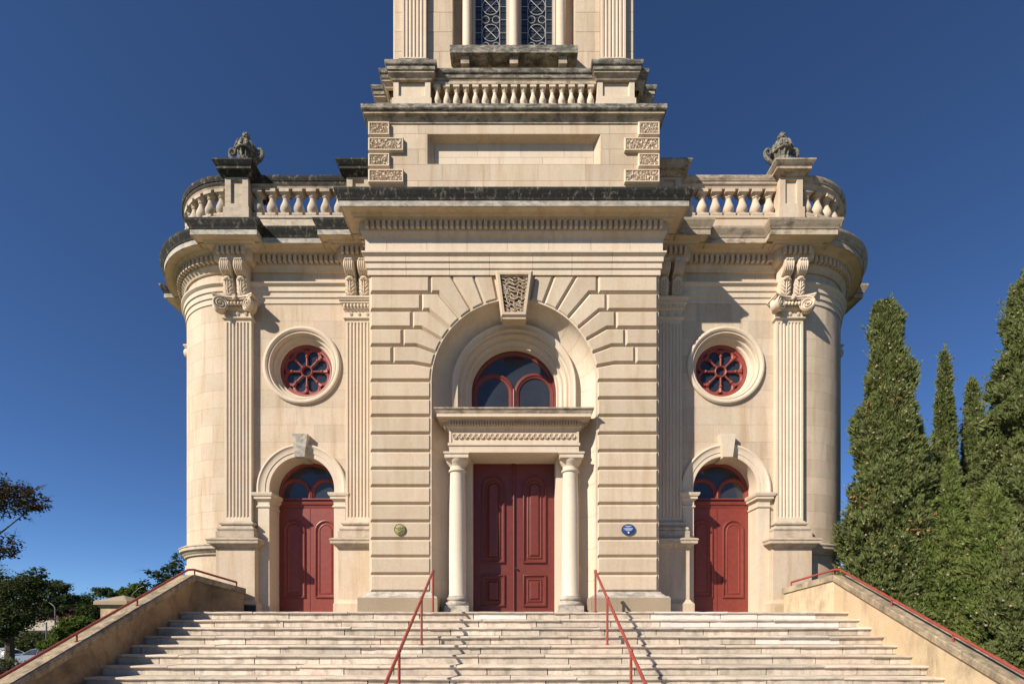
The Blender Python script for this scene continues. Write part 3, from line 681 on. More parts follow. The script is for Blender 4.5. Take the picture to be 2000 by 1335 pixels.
for i in range(NX+1):
    for k in range(NZ*2+1):
        edge = i in (0, NX) or k in (0, NZ*2)
        u = -1+2*i/NX+(0 if edge else rnd.uniform(-.11, .11)); v = 6.66+0.82*k/(NZ*2)+(0 if edge else rnd.uniform(-.014, .014))
        G[i, k] = kmap(u, v)
def bar(p, q): m.tube([(G[p][0], YF-0.10, G[p][1]), (G[q][0], YF-0.10, G[q][1])], 0.011, 5)
for i in range(NX+1):
    for k in range(NZ*2+1):
        if k < NZ*2 and (k+i) % 2 == 0: bar((i, k), (i, k+1))
        if i < NX and k % 2 == 1: bar((i, k), (i+1, k+(1 if i % 2 else -1)))
        if i < NX and k % 2 == 0 and rnd.random() < 0.45: bar((i, k), (i+1, max(0, min(NZ*2, k+(1 if i % 2 else -1)))))
m.build('vermiculated_panel', CREAM, ks)
kd = MB(); kd.add([(x, YF-0.074, z) for x, z in inset(kp, 0.10)], [(0, 1, 2, 3)]); kd.build('sunk_ground', plain('brown_sunk_ground', (0.13, 0.085, 0.045), 0.9), ks, smooth=False)

# ---- entablature of the centre bay
PC = [(-3.28, 12.6), (-3.28, 10.87), (3.28, 10.87), (3.28, 12.6)]
def pieces(path_front, prof, cuts, mat, parent, name):
    x0, x1 = -3.28, 3.28; xs = [x0]+cuts+[x1]
    for i in range(len(xs)-1):
        a, b = xs[i], xs[i+1]; P = []
        if i == 0: P += [(x0, 12.6), (x0, 10.87)]
        else: P += [(a+0.003, 10.87)]
        if i == len(xs)-2: P += [(x1, 10.87), (x1, 12.6)]
        else: P += [(b-0.003, 10.87)]
        mb = MB(); mb.sweep(P, prof); mb.build(name, mat, parent)
root = MB(); root.box(-3.26, 3.26, 10.93, 12.5, 7.57, 9.0); ent = root.build('entablature', CREAM_LIGHT, CH)
pieces(None, [(p-0.01 if p > 0 else p, z-0.02) for p, z in ARC_T], [-2.42, -1.45, -0.55, 0.42, 1.30, 2.2], CREAM_LIGHT, ent, 'architrave_stone')
pieces(None, [(-0.05, 8.045), (0.05, 8.05), (0.05, 8.345), (-0.05, 8.35)], [-2.85, -1.95, -1.05, -0.15, 0.78, 1.72, 2.6], CREAM_LIGHT, ent, 'frieze_stone')
m = MB(); m.sweep(PC, [(0.04, 8.335)]+[(p+0.02 if p < 0.12 else p, z) for p, z in BED[1:]])
dentils(m, PC, 0.10, 0.215, 8.50, 8.655, 0.125, 0.072, 0.0, 0.0); m.build('dentil_band', CREAM, ent)
m = MB(); m.sweep(PC, COR); m.build('fascia', CORONA, ent)
m = MB(); m.sweep(PC, CYM[:-2]+[(0.57, 9.052), (0.1, 9.065), (-0.3, 9.065)]); m.box(-3.2, 3.2, 10.9, 12.6, 8.9, 9.06); m.build('gutter_moulding', LICHEN, ent)

# ---- attic with sunk panel and vermiculated quoins
YA = 11.0; XA = 3.27
def rectxz(x0, x1, z0, z1, y): return [(x0, y, z0), (x1, y, z0), (x1, y, z1), (x0, y, z1)]
m = MB()
m.loft([rectxz(-2.0, 2.0, 10.19, 10.89, YA-0.001), rectxz(-1.97, 1.97, 10.20, 10.88, YA), rectxz(-1.84, 1.84, 10.24, 10.83, YA+0.20)], True)
m.loft([[(x, YA+0.010, z) for x, z in ((-XA, 9.0), (XA, 9.0), (XA, 11.2), (-XA, 11.2))], [(x, YA+0.010, z) for x, z in ((-2.0, 10.19), (2.0, 10.19), (2.0, 10.89), (-2.0, 10.89))]], True)
for s in (-1, 1): m.add([(s*XA, YA+0.01, 9.0), (s*XA, 15, 9.0), (s*XA, 15, 11.3), (s*XA, YA+0.01, 11.3)], [(0, 1, 2, 3)])
m.box(-1.9, 1.9, YA+0.21, YA+0.3, 10.2, 10.9)
at = m.build('attic', CREAM, CH, smooth=False)
def hole_att(x, z): return -2.0 < x < 2.0 and 10.19 < z < 10.89
rows = [9.05, 9.45, 9.82, 10.19, 10.54, 10.89, 11.13]
for r in range(6):
    L = 1.09; x = -XA-(0.0 if r % 2 else L/2)
    while x < XA:
        a, b = max(x, -XA)+0.003, min(x+L, XA)-0.003; x += L
        if b-a < 0.05: continue
        spans = [(a, b)]
        if r in (3, 4): spans = [q for q in ((a, min(b, -2.003)), (max(a, 2.003), b)) if q[1]-q[0] > 0.03]
        for p, q in spans:
            mb = MB(); mask_slab(mb, p, q, rows[r]+0.003, rows[r+1]-0.003, YA, YA+0.015); mb.build('ashlar_block', CREAM, at, smooth=False)
for r, (z0, z1) in enumerate(((10.24, 10.535), (10.535, 10.835))):
    x = -1.84-(0 if r else 0.5)
    while x < 1.84:
        a, b = max(x, -1.84)+0.003, min(x+1.0, 1.84)-0.003; x += 1.0
        if b-a > 0.05:
            mb = MB(); mask_slab(mb, a, b, z0+0.003, z1-0.003, YA+0.19, YA+0.21); mb.build('panel_stone', CREAM_LIGHT, at, smooth=False)
m = MB(); m.sweep([(-XA, 15), (-XA, YA), (XA, YA), (XA, 15)], [(0.0, 9.04), (0.05, 9.05), (0.05, 9.62), (0.0, 9.64)]); m.build('attic_base', PLINTH, at)
for s in (-1, 1):
    for k in range(4):
        w = 0.455 if k % 2 == 0 else 0.77; z1 = 11.105-0.357*k; z0 = z1-0.305; xo = s*(XA+0.03); xi = s*(XA-w)
        xa, xb = sorted((xo, xi)); m = MB(); y = YA-0.07
        m.loft([rectxz(xa, xb, z0, z1, YA+0.02), rectxz(xa, xb, z0, z1, y+0.015), rectxz(xa+0.012, xb-0.012, z0+0.012, z1-0.012, y), rectxz(xa+0.035, xb-0.035, z0+0.035, z1-0.035, y), rectxz(xa+0.038, xb-0.038, z0+0.038, z1-0.038, y+0.03)], True, False, True)
        qo = m.build('quoin', CREAM_LIGHT, at, smooth=False)
        m = MB(); res = 0.0115; nx = int((xb-xa-0.08)/res); nz = int((z1-z0-0.08)/res)
        def hgt(i, k2):
            if i in (0, nx) or k2 in (0, nz): return y+0.026
            v = mnoise.noise(Vector((i*0.36+s*17, k2*0.36+k*31, 4.5)))
            v2 = mnoise.noise(Vector((i*0.22+s*7, k2*0.22+k*11, 9.5)))
            return y+0.026-(0.028 if abs(v+0.25*v2) < 0.17 else 0.0)
        m.loft([[(xa+0.04+(xb-xa-0.08)*i/nx, hgt(i, k2), z0+0.04+(z1-z0-0.08)*k2/nz) for i in range(nx+1)] for k2 in range(nz+1)])
        m.build('vermiculated_face', CREAM_LIGHT, qo, smooth=False)
m = MB(); PAT = [(-XA, 15), (-XA, YA), (XA, YA), (XA, 15)]
m.sweep(PAT, [(-0.02, 11.10), (0.02, 11.105), (0.025, 11.14), (0.055, 11.17), (0.075, 11.21), (0.085, 11.225), (0.12, 11.23), (0.12, 11.29)]); ac = m.build('attic_cornice', WEATHER, CH)
m = MB(); m.sweep(PAT, [(0.12, 11.288), (0.15, 11.29), (0.165, 11.31), (0.165, 11.40), (0.1, 11.412), (-0.6, 11.42)]); m.box(-3.2, 3.2, YA+0.1, 15, 11.2, 11.41); m.build('fascia', GREYTRIM, ac)

# ---- tower pedestal stage
YT = 11.75; XT = 2.90
m = MB(); m.box(-2.95, 2.95, 11.55, 15, 11.405, 12.66); m.box(-2.2, 2.2, 11.27, 11.6, 11.405, 11.86); m.box(-2.2, 2.2, 11.30, 11.6, 12.36, 12.44)
ts = m.build('tower_pedestal_stage', WEATHER, CH, smooth=False)
RP = [(-0.02, 12.33), (0.03, 12.335), (0.04, 12.37), (0.08, 12.41), (0.10, 12.43), (0.10, 12.475), (0.125, 12.48)]
RP2 = [(0.125, 12.478), (0.125, 12.56), (0.15, 12.57), (0.165, 12.60), (0.165, 12.655), (-0.05, 12.67), (-0.6, 12.68)]
PT = [(-2.98, 15), (-2.98, 11.40), (2.98, 11.40), (2.98, 15)]
for prof, mt, nm in ((RP, WEATHER, 'rail_underside'), (RP2, GREYTRIM, 'rail')):
    m = MB(); m.sweep(PT, prof); m.build(nm, mt, ts)
SB = baluster_mesh(0.50, 0.082, CREAM_LIGHT, 'baluster', 12)
for k in range(17): link('baluster', SB, ts, (-1.80+0.225*k, 11.38, 11.862))
def tped(cx, cy, hx, hy, rz=0, parent=ts):
    m = MB()
    f = [(-hx, hx, 11.87, 12.52)]
    m.loft([rectxz(-hx, hx, 11.40, 12.56, hy), rectxz(-hx, hx, 11.40, 12.56, -0.0), rectxz(-hx+0.12, hx-0.12, 12.02, 12.40, 0.0), rectxz(-hx+0.135, hx-0.135, 12.035, 12.385, 0.045)], True, False, True)
    m.box(-hx-0.03, hx+0.03, -0.03, hy, 11.40, 11.95)
    o = link('tower_pedestal', m.data('tower_pedestal', CREAM_LIGHT, False), parent, (cx, cy, 0), rz=rz)
    for prof, mt, nm in ((RP, WEATHER, 'cap_moulding'), (RP2, GREYTRIM, 'cap')):
        m = MB(); m.sweep([(-hx, hy), (-hx, 0), (hx, 0), (hx, hy)], [(max(-0.35, p), z+0.03) for p, z in prof]); q = link(nm, m.data(nm, mt), parent, (cx, cy, 0), rz=rz)
for s in (-1, 1):
    tped(s*2.375, 11.25, 0.43, 0.6); tped(s*3.27, 12.2, 0.43, 0.6, s*PI/2)
# ---- tower shaft
m = MB()
for s in (-1, 1):
    xa, xb = sorted((s*1.49, s*XT)); m.box(xa, xb, YT+0.012, 15, 12.5, 17.5)
m.box(-1.5, 1.5, YT+0.012, 15, 12.5, 13.38); m.box(-1.5, 1.5, YT+0.42, 15, 13.3, 17.5)
tw = m.build('tower', CREAM, CH, smooth=False)
for s in (-1, 1):
    z = 12.70; r = 0
    while z < 17.2:
        for a, b in (((1.49, 1.80), (1.80, 2.09), (2.71, XT)) if r % 2 else ((1.49, 1.95), (1.95, 2.09), (2.71, XT))):
            xa, xb = sorted((s*a, s*b)); mb = MB(); mask_slab(mb, xa+0.003, xb-0.003, z+0.003, z+0.47, YT, YT+0.02); mb.build('ashlar_block', CREAM, tw, smooth=False)
        z += 0.476; r += 1
def tpil(cx, cy, rz):
    m = MB(); sec = fluted(0.29, 0.13, 6, 0.055, 0.032, 0.03); flat = [(x, y if y > 0 else -0.13) for x, y in sec]
    m.loft([[(x, y, z) for x, y in q] for z, q in ((13.30, flat), (13.36, flat), (13.40, sec), (17.5, sec))])
    o = link('tower_pilaster', m.data('tower_pilaster', CREAM_LIGHT), CH, (cx, cy, 0), rz=rz)
    m = MB(); m.sweep([(-0.3, 0.02), (-0.3, -0.14), (0.3, -0.14), (0.3, 0.02)], [(0.07, 12.68), (0.07, 13.0), (0.05, 13.02), (0.075, 13.06), (0.07, 13.11), (0.03, 13.13), (0.02, 13.18), (0.05, 13.21), (0.055, 13.26), (0.02, 13.29), (0.0, 13.31), (-0.1, 13.31)])
    link('base', m.data('base', GREYTRIM), o)
for s in (-1, 1):
    tpil(s*2.40, YT, 0); tpil(s*XT, 12.45, s*PI/2); 
m = MB(); m.box(-1.52, 1.52, 11.467, YT+0.3, 13.29, 13.47); sill = m.build('window_sill', GREYTRIM, tw, smooth=False)
for x in (-1.17, 0.0, 1.17):
    m = MB(); m.loft([[(x+dx, -p+YT, z) for p, z in ((0, 12.98), (0.09, 12.99), (0.12, 13.05), (0.12, 13.12), (0.20, 13.13), (0.21, 13.29), (0, 13.29))] for dx in (-0.10, 0.10)], True, True, True); m.build('sill_bracket', WEATHER, tw, smooth=False)
m = MB(); m.sweep([(-2.0, YT), (2.0, YT)], [(0, 12.70), (0.05, 12.705), (0.05, 12.93), (0.03, 12.96), (0, 12.97)]); m.build('plinth_course', WEATHER, tw)
for x in (-1.15, 0.0, 1.15):
    m = MB(); m.lathe([(0.15, 13.47), (0.15, 13.52), (0.125, 13.56), (0.115, 13.6), (0.105, 17.4)], x, YT+0.16, 0, 16); m.build('colonnette', CREAM_LIGHT, tw)
for xc in (-0.575, 0.575):
    m = MB(); m.add(rectxz(xc-0.46, xc+0.46, 13.47, 17.3, YT+0.38), [(0, 1, 2, 3)]); w = m.build('leaded_window', GLASS, tw, smooth=False)
    fr = MB()
    for q in (-1, 1): fr.box(xc+q*0.43-0.03, xc+q*0.43+0.03, YT+0.30, YT+0.40, 13.47, 17.3)
    fr.build('window_frame', CREAM_LIGHT, w, smooth=False)
    lt = MB(); y = YT+0.36
    for q in (-1, 1): lt.tube([(xc+q*0.225, y, 13.47), (xc+q*0.225, y, 17.2)], 0.008, 5)
    for q in (-1, 1): lt.tube([(xc+q*0.39, y, 13.47), (xc+q*0.39, y, 17.2)], 0.008, 5)
    for k in range(5):
        zc = 13.42+0.66*k+0.46
        lt.tube([(xc+0.21*math.cos(a), y, zc+0.21*math.sin(a)) for a in [2*PI*i/24 for i in range(24)]], 0.0085, 5, True)
        for q in (-1, 1):
            lt.tube([(xc-0.145*q, y-0.004, zc-0.145), (xc+0.145*q, y-0.004, zc+0.145)], 0.007, 5)
            lt.tube([(xc+q*0.13+0.09*math.cos(a), y, zc-0.33+0.09*math.sin(a)) for a in [2*PI*i/16 for i in range(16)]], 0.008, 5, True)
            lt.tube([(xc+q*0.225, y, zc), (xc+q*0.40, y, zc)], 0.006, 5); lt.tube([(xc+q*0.225, y, zc-0.33), (xc+q*0.40, y, zc-0.33)], 0.006, 5)
    lt.build('lead_tracery', LEAD, w)
    dk = MB()
    for k in range(14):
        zc = 13.55+0.17*k; dk.box(xc-0.42, xc+0.42, y+0.008, y+0.014, zc, zc+0.012)
    dk.build('glazing_bar', LEAD_DARK, w, smooth=False)

# ---- great door recess: back wall, lunette, columned doorcase, doors
LZ = 5.30
def rear_hole(x, z):
    if z > 4.45:
        if z > LZ: return math.hypot(x, z-LZ) < 1.30
        return abs(x) < 1.30
    return abs(x) < 0.99 and z < 3.9
m = MB(); mask_slab(m, -1.66, 1.66, 0, 6.9, YR, YR+0.10, lambda x, z: rear_hole(x, z) or (z > AZ and math.hypot(x, z-AZ) > 1.66), 0.055)
rw = m.build('recess_wall', CREAM, CH, smooth=False)
for s in (-1, 1):
    m = MB(); xa, xb = sorted((s*0.982, s*1.33)); m.box(xa, xb, YR-0.012, 11.76, 0, 3.70)
    m.build('door_reveal', CREAM_LIGHT, rw, smooth=False)
m = MB()
arch_band(m, 0, 4.45, LZ, [(1.458, YR+0.02), (1.458, YR-0.10), (1.43, YR-0.125), (1.40, YR-0.105), (1.375, YR-0.095), (1.31, YR-0.095), (1.305, YR-0.03), (1.293, YR-0.015), (1.25, YR-0.015), (1.235, YR-0.025), (1.22, YR-0.015), (1.215, YR+0.06), (1.19, YR+0.08), (1.145, YR+0.08), (1.13, YR+0.07), (1.12, YR+0.085), (1.115, YR+0.155), (1.09, YR+0.175), (1.045, YR+0.175), (1.03, YR+0.165), (1.018, YR+0.185), (1.01, YR+0.42)], 48)
lun = m.build('lunette_surround', CREAM_LIGHT, CH)
fan_light(1, 0, LZ, 4.45, 1.01, 11.645, RED, CH, 1.03)
# entablature over the columns
YC = 10.93; XC = 1.467
m = MB(); m.box(-XC, XC, YC, 11.75, 3.625, 3.79); m.box(-XC, XC, YC+0.004, YR+0.02, 3.79, 4.49)
de = m.build('doorcase', CREAM_LIGHT, CH, smooth=False)
PD3 = [(-XC, YR+0.1), (-XC, YC), (XC, YC), (XC, YR+0.1)]
m = MB(); m.sweep(PD3, [(0.0, 3.775), (0.026, 3.78), (0.026, 3.832), (0.0, 3.841)]); m.build('architrave_fillet', CREAM_LIGHT, de)
m = MB(); m.sweep(PD3, [(-0.02, 4.11), (0.011, 4.115), (0.018, 4.135), (0.05, 4.18), (0.064, 4.19), (0.064, 4.298), (0.142, 4.30), (0.142, 4.32), (0.234, 4.345), (0.234, 4.332)])
dentils(m, PD3, 0.055, 0.124, 4.205, 4.293, 0.0624, 0.033); m.build('dentil_band', CREAM, de)
m = MB(); m.sweep(PD3, [(0.234, 4.331), (0.243, 4.33), (0.243, 4.395), (0.229, 4.397)]); m.build('corona', CREAM_LIGHT, de)
m = MB(); m.sweep(PD3, [(0.229, 4.395), (0.249, 4.397), (0.252, 4.42), (0.261, 4.426), (0.261, 4.445), (0.275, 4.46), (0.289, 4.482), (0.298, 4.487), (0.298, 4.514), (0.0, 4.53), (-0.2, 4.53)]); m.box(-1.4, 1.4, YC, YR+0.1, 4.44, 4.52); m.build('cornice_top', WEATHER, de)
m = MB()
n = 20; ring(m, 0, 0, [(0.057, 0.01), (0.057, -0.02), (0.050, -0.03), (0.041, -0.022), (0.038, -0.005), (0.001, -0.003)], n)
for k in range(5): m.ball((0.020*math.cos(k*2*PI/5), -0.006, 0.020*math.sin(k*2*PI/5)), 0.012, 0.014, 0.012, 6, 4)
MED = m.data('medallion', CREAM_LIGHT)
for k in range(23): link('medallion', MED, de, (-1.332+0.1211*k, YC, 3.985))
for s in (-1, 1):
    xa, xb = sorted((s*1.415, s*(XC-0.001))); m = MB(); m.box(xa, xb, YC-0.014, YC+0.02, 3.842, 4.108); m.build('frieze_stop', CREAM_LIGHT, de, smooth=False)
COLM = stone('pale_column_render', (0.70, 0.61, 0.49), (0.63, 0.54, 0.41), stain=(0.45, 0.38, 0.28), stain_amt=0.3, stain_lo=0.6, rand=0.0)
for s in (-1, 1):
    x, y = s*1.297, 11.145
    m = MB(); m.lathe([(0.205, 0.385), (0.21, 0.395), (0.194, 0.43), (0.196, 1.4), (0.189, 2.4), (0.171, 3.225), (0.175, 3.245)], x, y, 0, 36); c = m.build('column', COLM, CH)
    m = MB(); m.box(x-0.275, x+0.275, y-0.275, y+0.22, 0, 0.165); m.build('plinth', CORONA, c, smooth=False)
    m = MB(); m.lathe([(0.262, 0.165), (0.275, 0.187), (0.275, 0.222), (0.257, 0.25), (0.23, 0.258), (0.22, 0.285), (0.24, 0.298), (0.248, 0.325), (0.24, 0.35), (0.216, 0.37), (0.206, 0.392)], x, y, 0, 36); m.build('base', CORONA, c)
    m = MB(); m.lathe([(0.17, 3.22), (0.203, 3.23), (0.209, 3.252), (0.197, 3.275), (0.172, 3.28), (0.172, 3.348), (0.188, 3.366), (0.193, 3.38), (0.215, 3.404), (0.248, 3.45), (0.264, 3.495)], x, y, 0, 36); m.build('capital', CREAM_LIGHT, c)
    m = MB(); m.box(x-0.268, x+0.268, y-0.268, y+0.22, 3.497, 3.592); m.box(x-0.289, x+0.289, y-0.289, y+0.22, 3.585, 3.621); m.build('abacus', CREAM_LIGHT, c, smooth=False)
YD = 11.69
m = MB(); m.box(-0.99, 0.99, YD+0.05, YD+0.12, 0, 3.64); door = m.build('great_door', RED, CH, smooth=False)
for s in (-1, 1):
    xa, xb = sorted((s*0.008, s*0.978)); xm = s*0.50
    m = MB(); m.box(xa, xb, YD+0.01, YD+0.06, 0.01, 3.62); lf = m.build('door_leaf', RED, door, smooth=False)
    R_ = [(0, YD+0.012), (0.006, YD-0.03), (0.028, YD-0.038), (0.046, YD-0.01), (0.07, YD-0.005), (0.075, YD+0.005), (0.105, YD+0.005), (0.11, YD-0.008), (0.128, YD-0.018), (0.155, YD+0.004), (0.197, YD-0.03), (0.206, YD-0.03)]
    m = MB(); arched_panel(m, xm, 1.222, 3.03, 0.284, R_, 18); m.build('upper_panel', RED, lf)
    m = MB(); rect_panel(m, xm-0.284, xm+0.284, 0.177, 0.947, R_); m.build('lower_panel', RED, lf)
m = MB(); m.box(-0.032, 0.032, YD-0.02, YD+0.02, 0.01, 3.615); m.tube([(0, YD-0.025, 0.01), (0, YD-0.025, 3.615)], 0.018, 8); m.build('cover_strip', RED, door)
m = MB(); m.ball((0.06, YD-0.03, 1.09), 0.022, 0.03, 0.022, 8, 6); m.build('door_knob', LEAD_DARK, door)
# ================================================================ STAIRS
STEPS = 12; TR = 0.32; RI = 0.16
st = MB()
for k in range(STEPS+1):
    st.box(-6.93, 6.93, 10.14-TR*k, 10.14-TR*(k-1) if k else 12.6, -2.3, -RI*k-0.045)
stair = structure(st.build('staircase', PAVING, smooth=False)); stair['label'] = 'broad flight of worn cream marble steps up to the church doors'
rnd = random.Random(11)
for k in range(STEPS):
    yk = 10.0-TR*k; zk = -RI*k
    x = -6.95
    while x < 6.95:
        L = rnd.uniform(0.9, 2.3); b = min(x+L, 6.95)
        if 6.95-b < 0.5: b = 6.95
        jy, jz = rnd.uniform(-0.009, 0.009), rnd.uniform(-0.006, 0.004); tl = rnd.uniform(-0.005, 0.005)
        pr = [(0.40, -0.035), (0.04, -0.046), (0.016, -0.044), (0.004, -0.035), (0.0, -0.022), (0.005, -0.008), (0.018, -0.001), (0.40, 0.0)]
        nseg = max(4, int((b-x)/0.12)); loops = []
        for i in range(nseg+1):
            f = i/nseg; xx = x+0.006+(b-x-0.012)*f; wy = rnd.uniform(-0.004, 0.004); wz = rnd.uniform(-0.003, 0.002)
            if rnd.random() < 0.05: wy += 0.012; wz -= 0.008
            loops.append([(xx, yk+jy+p+(wy if p < 0.1 else 0), zk+jz+q+tl*(2*f-1)+(wz if p < 0.03 else 0)) for p, q in pr])
        mb = MB(); mb.loft(loops, True, True, True)
        wh = (rnd.random() < 0.035) or (k == 0 and 1.9 < x < 3.5)
        mb.build('tread_slab', MARBLE_WHITE if wh else NOSING, stair)
        x = b
    x = -6.95-rnd.uniform(0, 0.8)
    while x < 6.95:
        L = rnd.uniform(0.7, 1.7); a, b = max(x, -6.95), min(x+L, 6.95); x += L
        if b-a < 0.08: continue
        jy = rnd.uniform(-0.006, 0.006)
        wh = (rnd.random() < 0.03) or (k in (0, 1) and 2.3 < a < 6.0 and rnd.random() < 0.75)
        mb = MB(); mb.box(a+0.008, b-0.008, yk+0.045+jy, yk+0.12, zk-RI+0.003, zk-0.040); mb.build('riser_slab', MARBLE_WHITE if wh else MARBLE, stair, smooth=False)
lf_ = MB()
lx = -6.93
for r in range(4):
    for q in range(10): lf_.box(-6.93+1.386*q+0.004, -6.93+1.386*(q+1)-0.004, 10.42+0.55*r+0.004, 10.42+0.55*(r+1)-0.004, -0.06, -0.004) if 10.42+0.55*(r+1) < 12.7 else None
lo = lf_.build('landing_paving', PAVING, stair, smooth=False); lo['kind'] = 'stuff'
# ---- parapet walls with sloping coping, each with a wall rail on brackets
def parapet(s):
    mx = 1 if s < 0 else -1; side = 'shaded' if s < 0 else 'sunlit'
    zt = lambda y: 0.81-0.5*(10.45-y)
    y0 = 5.2
    m = MB()
    A = [(y0, -2.3), (10.5, -2.3), (10.5, zt(10.45)-0.12), (y0, zt(y0)-0.12)]
    m.loft([[(x, y, z) for y, z in A] for x in (-6.92, -7.26)], True, True, True)
    m.hexa([(-6.92, 10.46, -2.2), (-6.34, 11.36, -2.2), (-6.62, 11.6, -2.2), (-7.26, 10.6, -2.2), (-6.92, 10.46, 0.69), (-6.34, 11.36, 0.46), (-6.62, 11.6, 0.46), (-7.26, 10.6, 0.69)])
    w = m.build('stair_wall', OCHRE_SHADE_MOULD if s < 0 else OCHRE, None, mx, smooth=False)
    tag(w, 'ochre rendered stair wall in shade left of the steps' if s < 0 else 'sunlit ochre rendered stair wall right of the steps', 'wall', 'sloping walls flanking the steps')
    ys = [10.45, 9.0, 7.45, 6.1, y0]
    for b, a in zip(ys, ys[1:]):
        mb = MB(); g = 0.004; j = random.uniform(-0.004, 0.004)
        sec = [(-6.875, -0.125), (-6.875, -0.02), (-6.89, 0.0), (-7.27, 0.0), (-7.30, -0.03), (-7.30, -0.125)]
        bb = 10.53 if b == 10.45 else b
        mb.loft([[(x+j, y+(0.07 if (b == 10.45 and y > 10 and x < -7) else 0), zt(min(y, 10.45))+z) for x, z in sec] for y in (a+g, (b if b == 10.45 else b)-g)], True, True, True)
        mb.build('coping_slab', COPING, w, mx)
    mb = MB(); mb.hexa([(-6.875, 10.455, 0.685), (-6.295, 11.36, 0.455), (-6.66, 11.62, 0.455), (-7.30, 10.53, 0.685), (-6.875, 10.455, 0.808), (-6.295, 11.36, 0.585), (-6.66, 11.62, 0.585), (-7.30, 10.53, 0.808)])
    mb.build('coping_slab', COPING, w, mx, smooth=False)
    r = MB(); xr = -7.02; h = 0.125
    pts = [(xr, y0, zt(y0)+h), (xr, 10.30, zt(10.30)+h), (xr, 10.42, zt(10.42)+h-0.005), (xr+0.05, 10.52, 0.81+h-0.005), (-6.47, 11.28, 0.60+h)]
    r.tube(pts, 0.024, 8)
    ro = r.build('wall_rail', RAIL_RED, None, mx)
    tag(ro, 'red steel rail along the top of the shaded left stair wall' if s < 0 else 'red steel rail along the top of the sunlit right stair wall', 'handrail', 'rails on the stair walls')
    for y in (10.55, 9.0, 7.75, 6.4):
        mb = MB(); zz = (0.80 if y > 10.45 else zt(y)); xx = xr+0.05 if y > 10.45 else xr
        mb.tube([(xx, y, zz-0.01), (xx, y, zz+h)], 0.014, 6); mb.lathe([(0.03, zz-0.01), (0.03, zz+0.008), (0.012, zz+0.012)], xx, y, 0, 8); mb.build('bracket', RAIL_RED, ro, mx)
    mb = MB(); mb.tube([(-6.47, 11.28, 0.725), (-6.47, 11.28, 0.58)], 0.016, 6); mb.build('bracket', RAIL_RED, ro, mx)
parapet(-1); parapet(1)
# ---- free-standing handrails on the steps
for s in (-1, 1):
    x = s*1.69; zr = lambda y: 0.83-0.5*(10.05-y)
    r = MB(); r.tube([(x, 10.09, 0.80), (x, 10.07, 0.835), (x, 10.03, 0.83)]+[(x, y, zr(y)) for y in (9.0, 8.0, 7.0, 6.0, 5.7)], 0.026, 8)
    ro = r.build('stair_handrail', RAIL_RED)
    tag(ro, ('left' if s < 0 else 'right')+' red steel handrail standing on the steps before the great door', 'handrail', 'handrails on the steps')
    for y, k in ((10.06, 0), (8.80, 4), (7.05, 10)):
        mb = MB(); mb.tube([(x, y, -RI*k-0.005), (x, y, zr(y))], 0.021, 8); mb.ball((x, y, zr(y)+0.012), 0.034, seg=8, rings=6); mb.lathe([(0.05, -RI*k-0.006), (0.05, -RI*k+0.006), (0.025, -RI*k+0.012)], x, y, 0, 10); mb.build('post', RAIL_RED, ro)

# ================================================================ URNS AND PLAQUES
def urn(s):
    u = empty('urn', (s*XP, YW+0.24, 10.825), 'dark lichened stone urn on the blackened pedestal of the left wing' if s < 0 else 'lichened stone urn on the clean tan pedestal of the right wing', 'urn', 'urns on the balustrade')
    def part(nm, m): return link(nm, m.data(nm, URN), u)
    m = MB(); m.box(-0.2, 0.2, -0.2, 0.2, 0, 0.08); m.lathe([(0.19, 0.08), (0.20, 0.11), (0.13, 0.15), (0.11, 0.21), (0.12, 0.28), (0.16, 0.32)], seg=20); part('foot', m)
    m = MB(); m.lathe([(0.13, 0.31), (0.19, 0.34), (0.215, 0.39), (0.20, 0.45), (0.16, 0.49), (0.155, 0.56), (0.175, 0.63), (0.20, 0.67)], seg=24)
    for k in range(14):
        a = 2*PI*k/14; m.ball((0.19*math.cos(a), 0.19*math.sin(a), 0.41), 0.042, 0.042, 0.07, 7, 6)
    for k in range(10):
        a = 2*PI*k/10+0.2; m.tube([(q*math.cos(a), q*math.sin(a), z) for q, z in ((0.155, 0.48), (0.158, 0.55), (0.178, 0.62), (0.195, 0.66))], [0.016, 0.028, 0.03, 0.018], 6)
    part('bowl', m)
    m = MB(); m.lathe([(0.19, 0.655), (0.235, 0.67), (0.245, 0.69), (0.24, 0.72), (0.235, 0.77), (0.205, 0.86), (0.15, 0.93), (0.095, 0.965), (0.06, 0.975), (0.058, 0.99)], seg=24)
    for k in range(12):
        a = 2*PI*k/12; m.tube([(q*math.cos(a), q*math.sin(a), z) for q, z in ((0.238, 0.72), (0.225, 0.79), (0.19, 0.88), (0.10, 0.96))], [0.03, 0.036, 0.034, 0.02], 6)
    part('lid', m)
    m = MB(); m.lathe([(0.05, 0.98), (0.09, 0.99), (0.085, 1.02), (0.05, 1.035), (0.075, 1.06), (0.088, 1.10), (0.078, 1.15), (0.04, 1.20), (0.001, 1.22)], seg=12)
    for lv in range(3):
        for k in range(7):
            a = 2*PI*(k+0.5*lv)/7; m.ball((0.074*math.cos(a), 0.074*math.sin(a), 1.07+0.035*lv), 0.022, 0.022, 0.022, 5, 4)
    part('finial', m)
    for q in (-1, 1):
        m = MB(); pts = [(0.16, 0.38), (0.22, 0.44), (0.29, 0.50), (0.36, 0.56), (0.405, 0.64), (0.41, 0.73), (0.37, 0.79), (0.31, 0.795), (0.27, 0.75), (0.275, 0.69), (0.32, 0.66), (0.355, 0.685), (0.35, 0.725)]
        m.tube([(q*x, 0, z) for x, z in pts], [0.03, 0.042, 0.046, 0.048, 0.046, 0.044, 0.04, 0.036, 0.033, 0.03, 0.027, 0.024, 0.02], 8)
        m.ball((q*0.215, 0, 0.44), 0.055, 0.06, 0.045, 8, 6); part('handle', m)
urn(-1); urn(1)
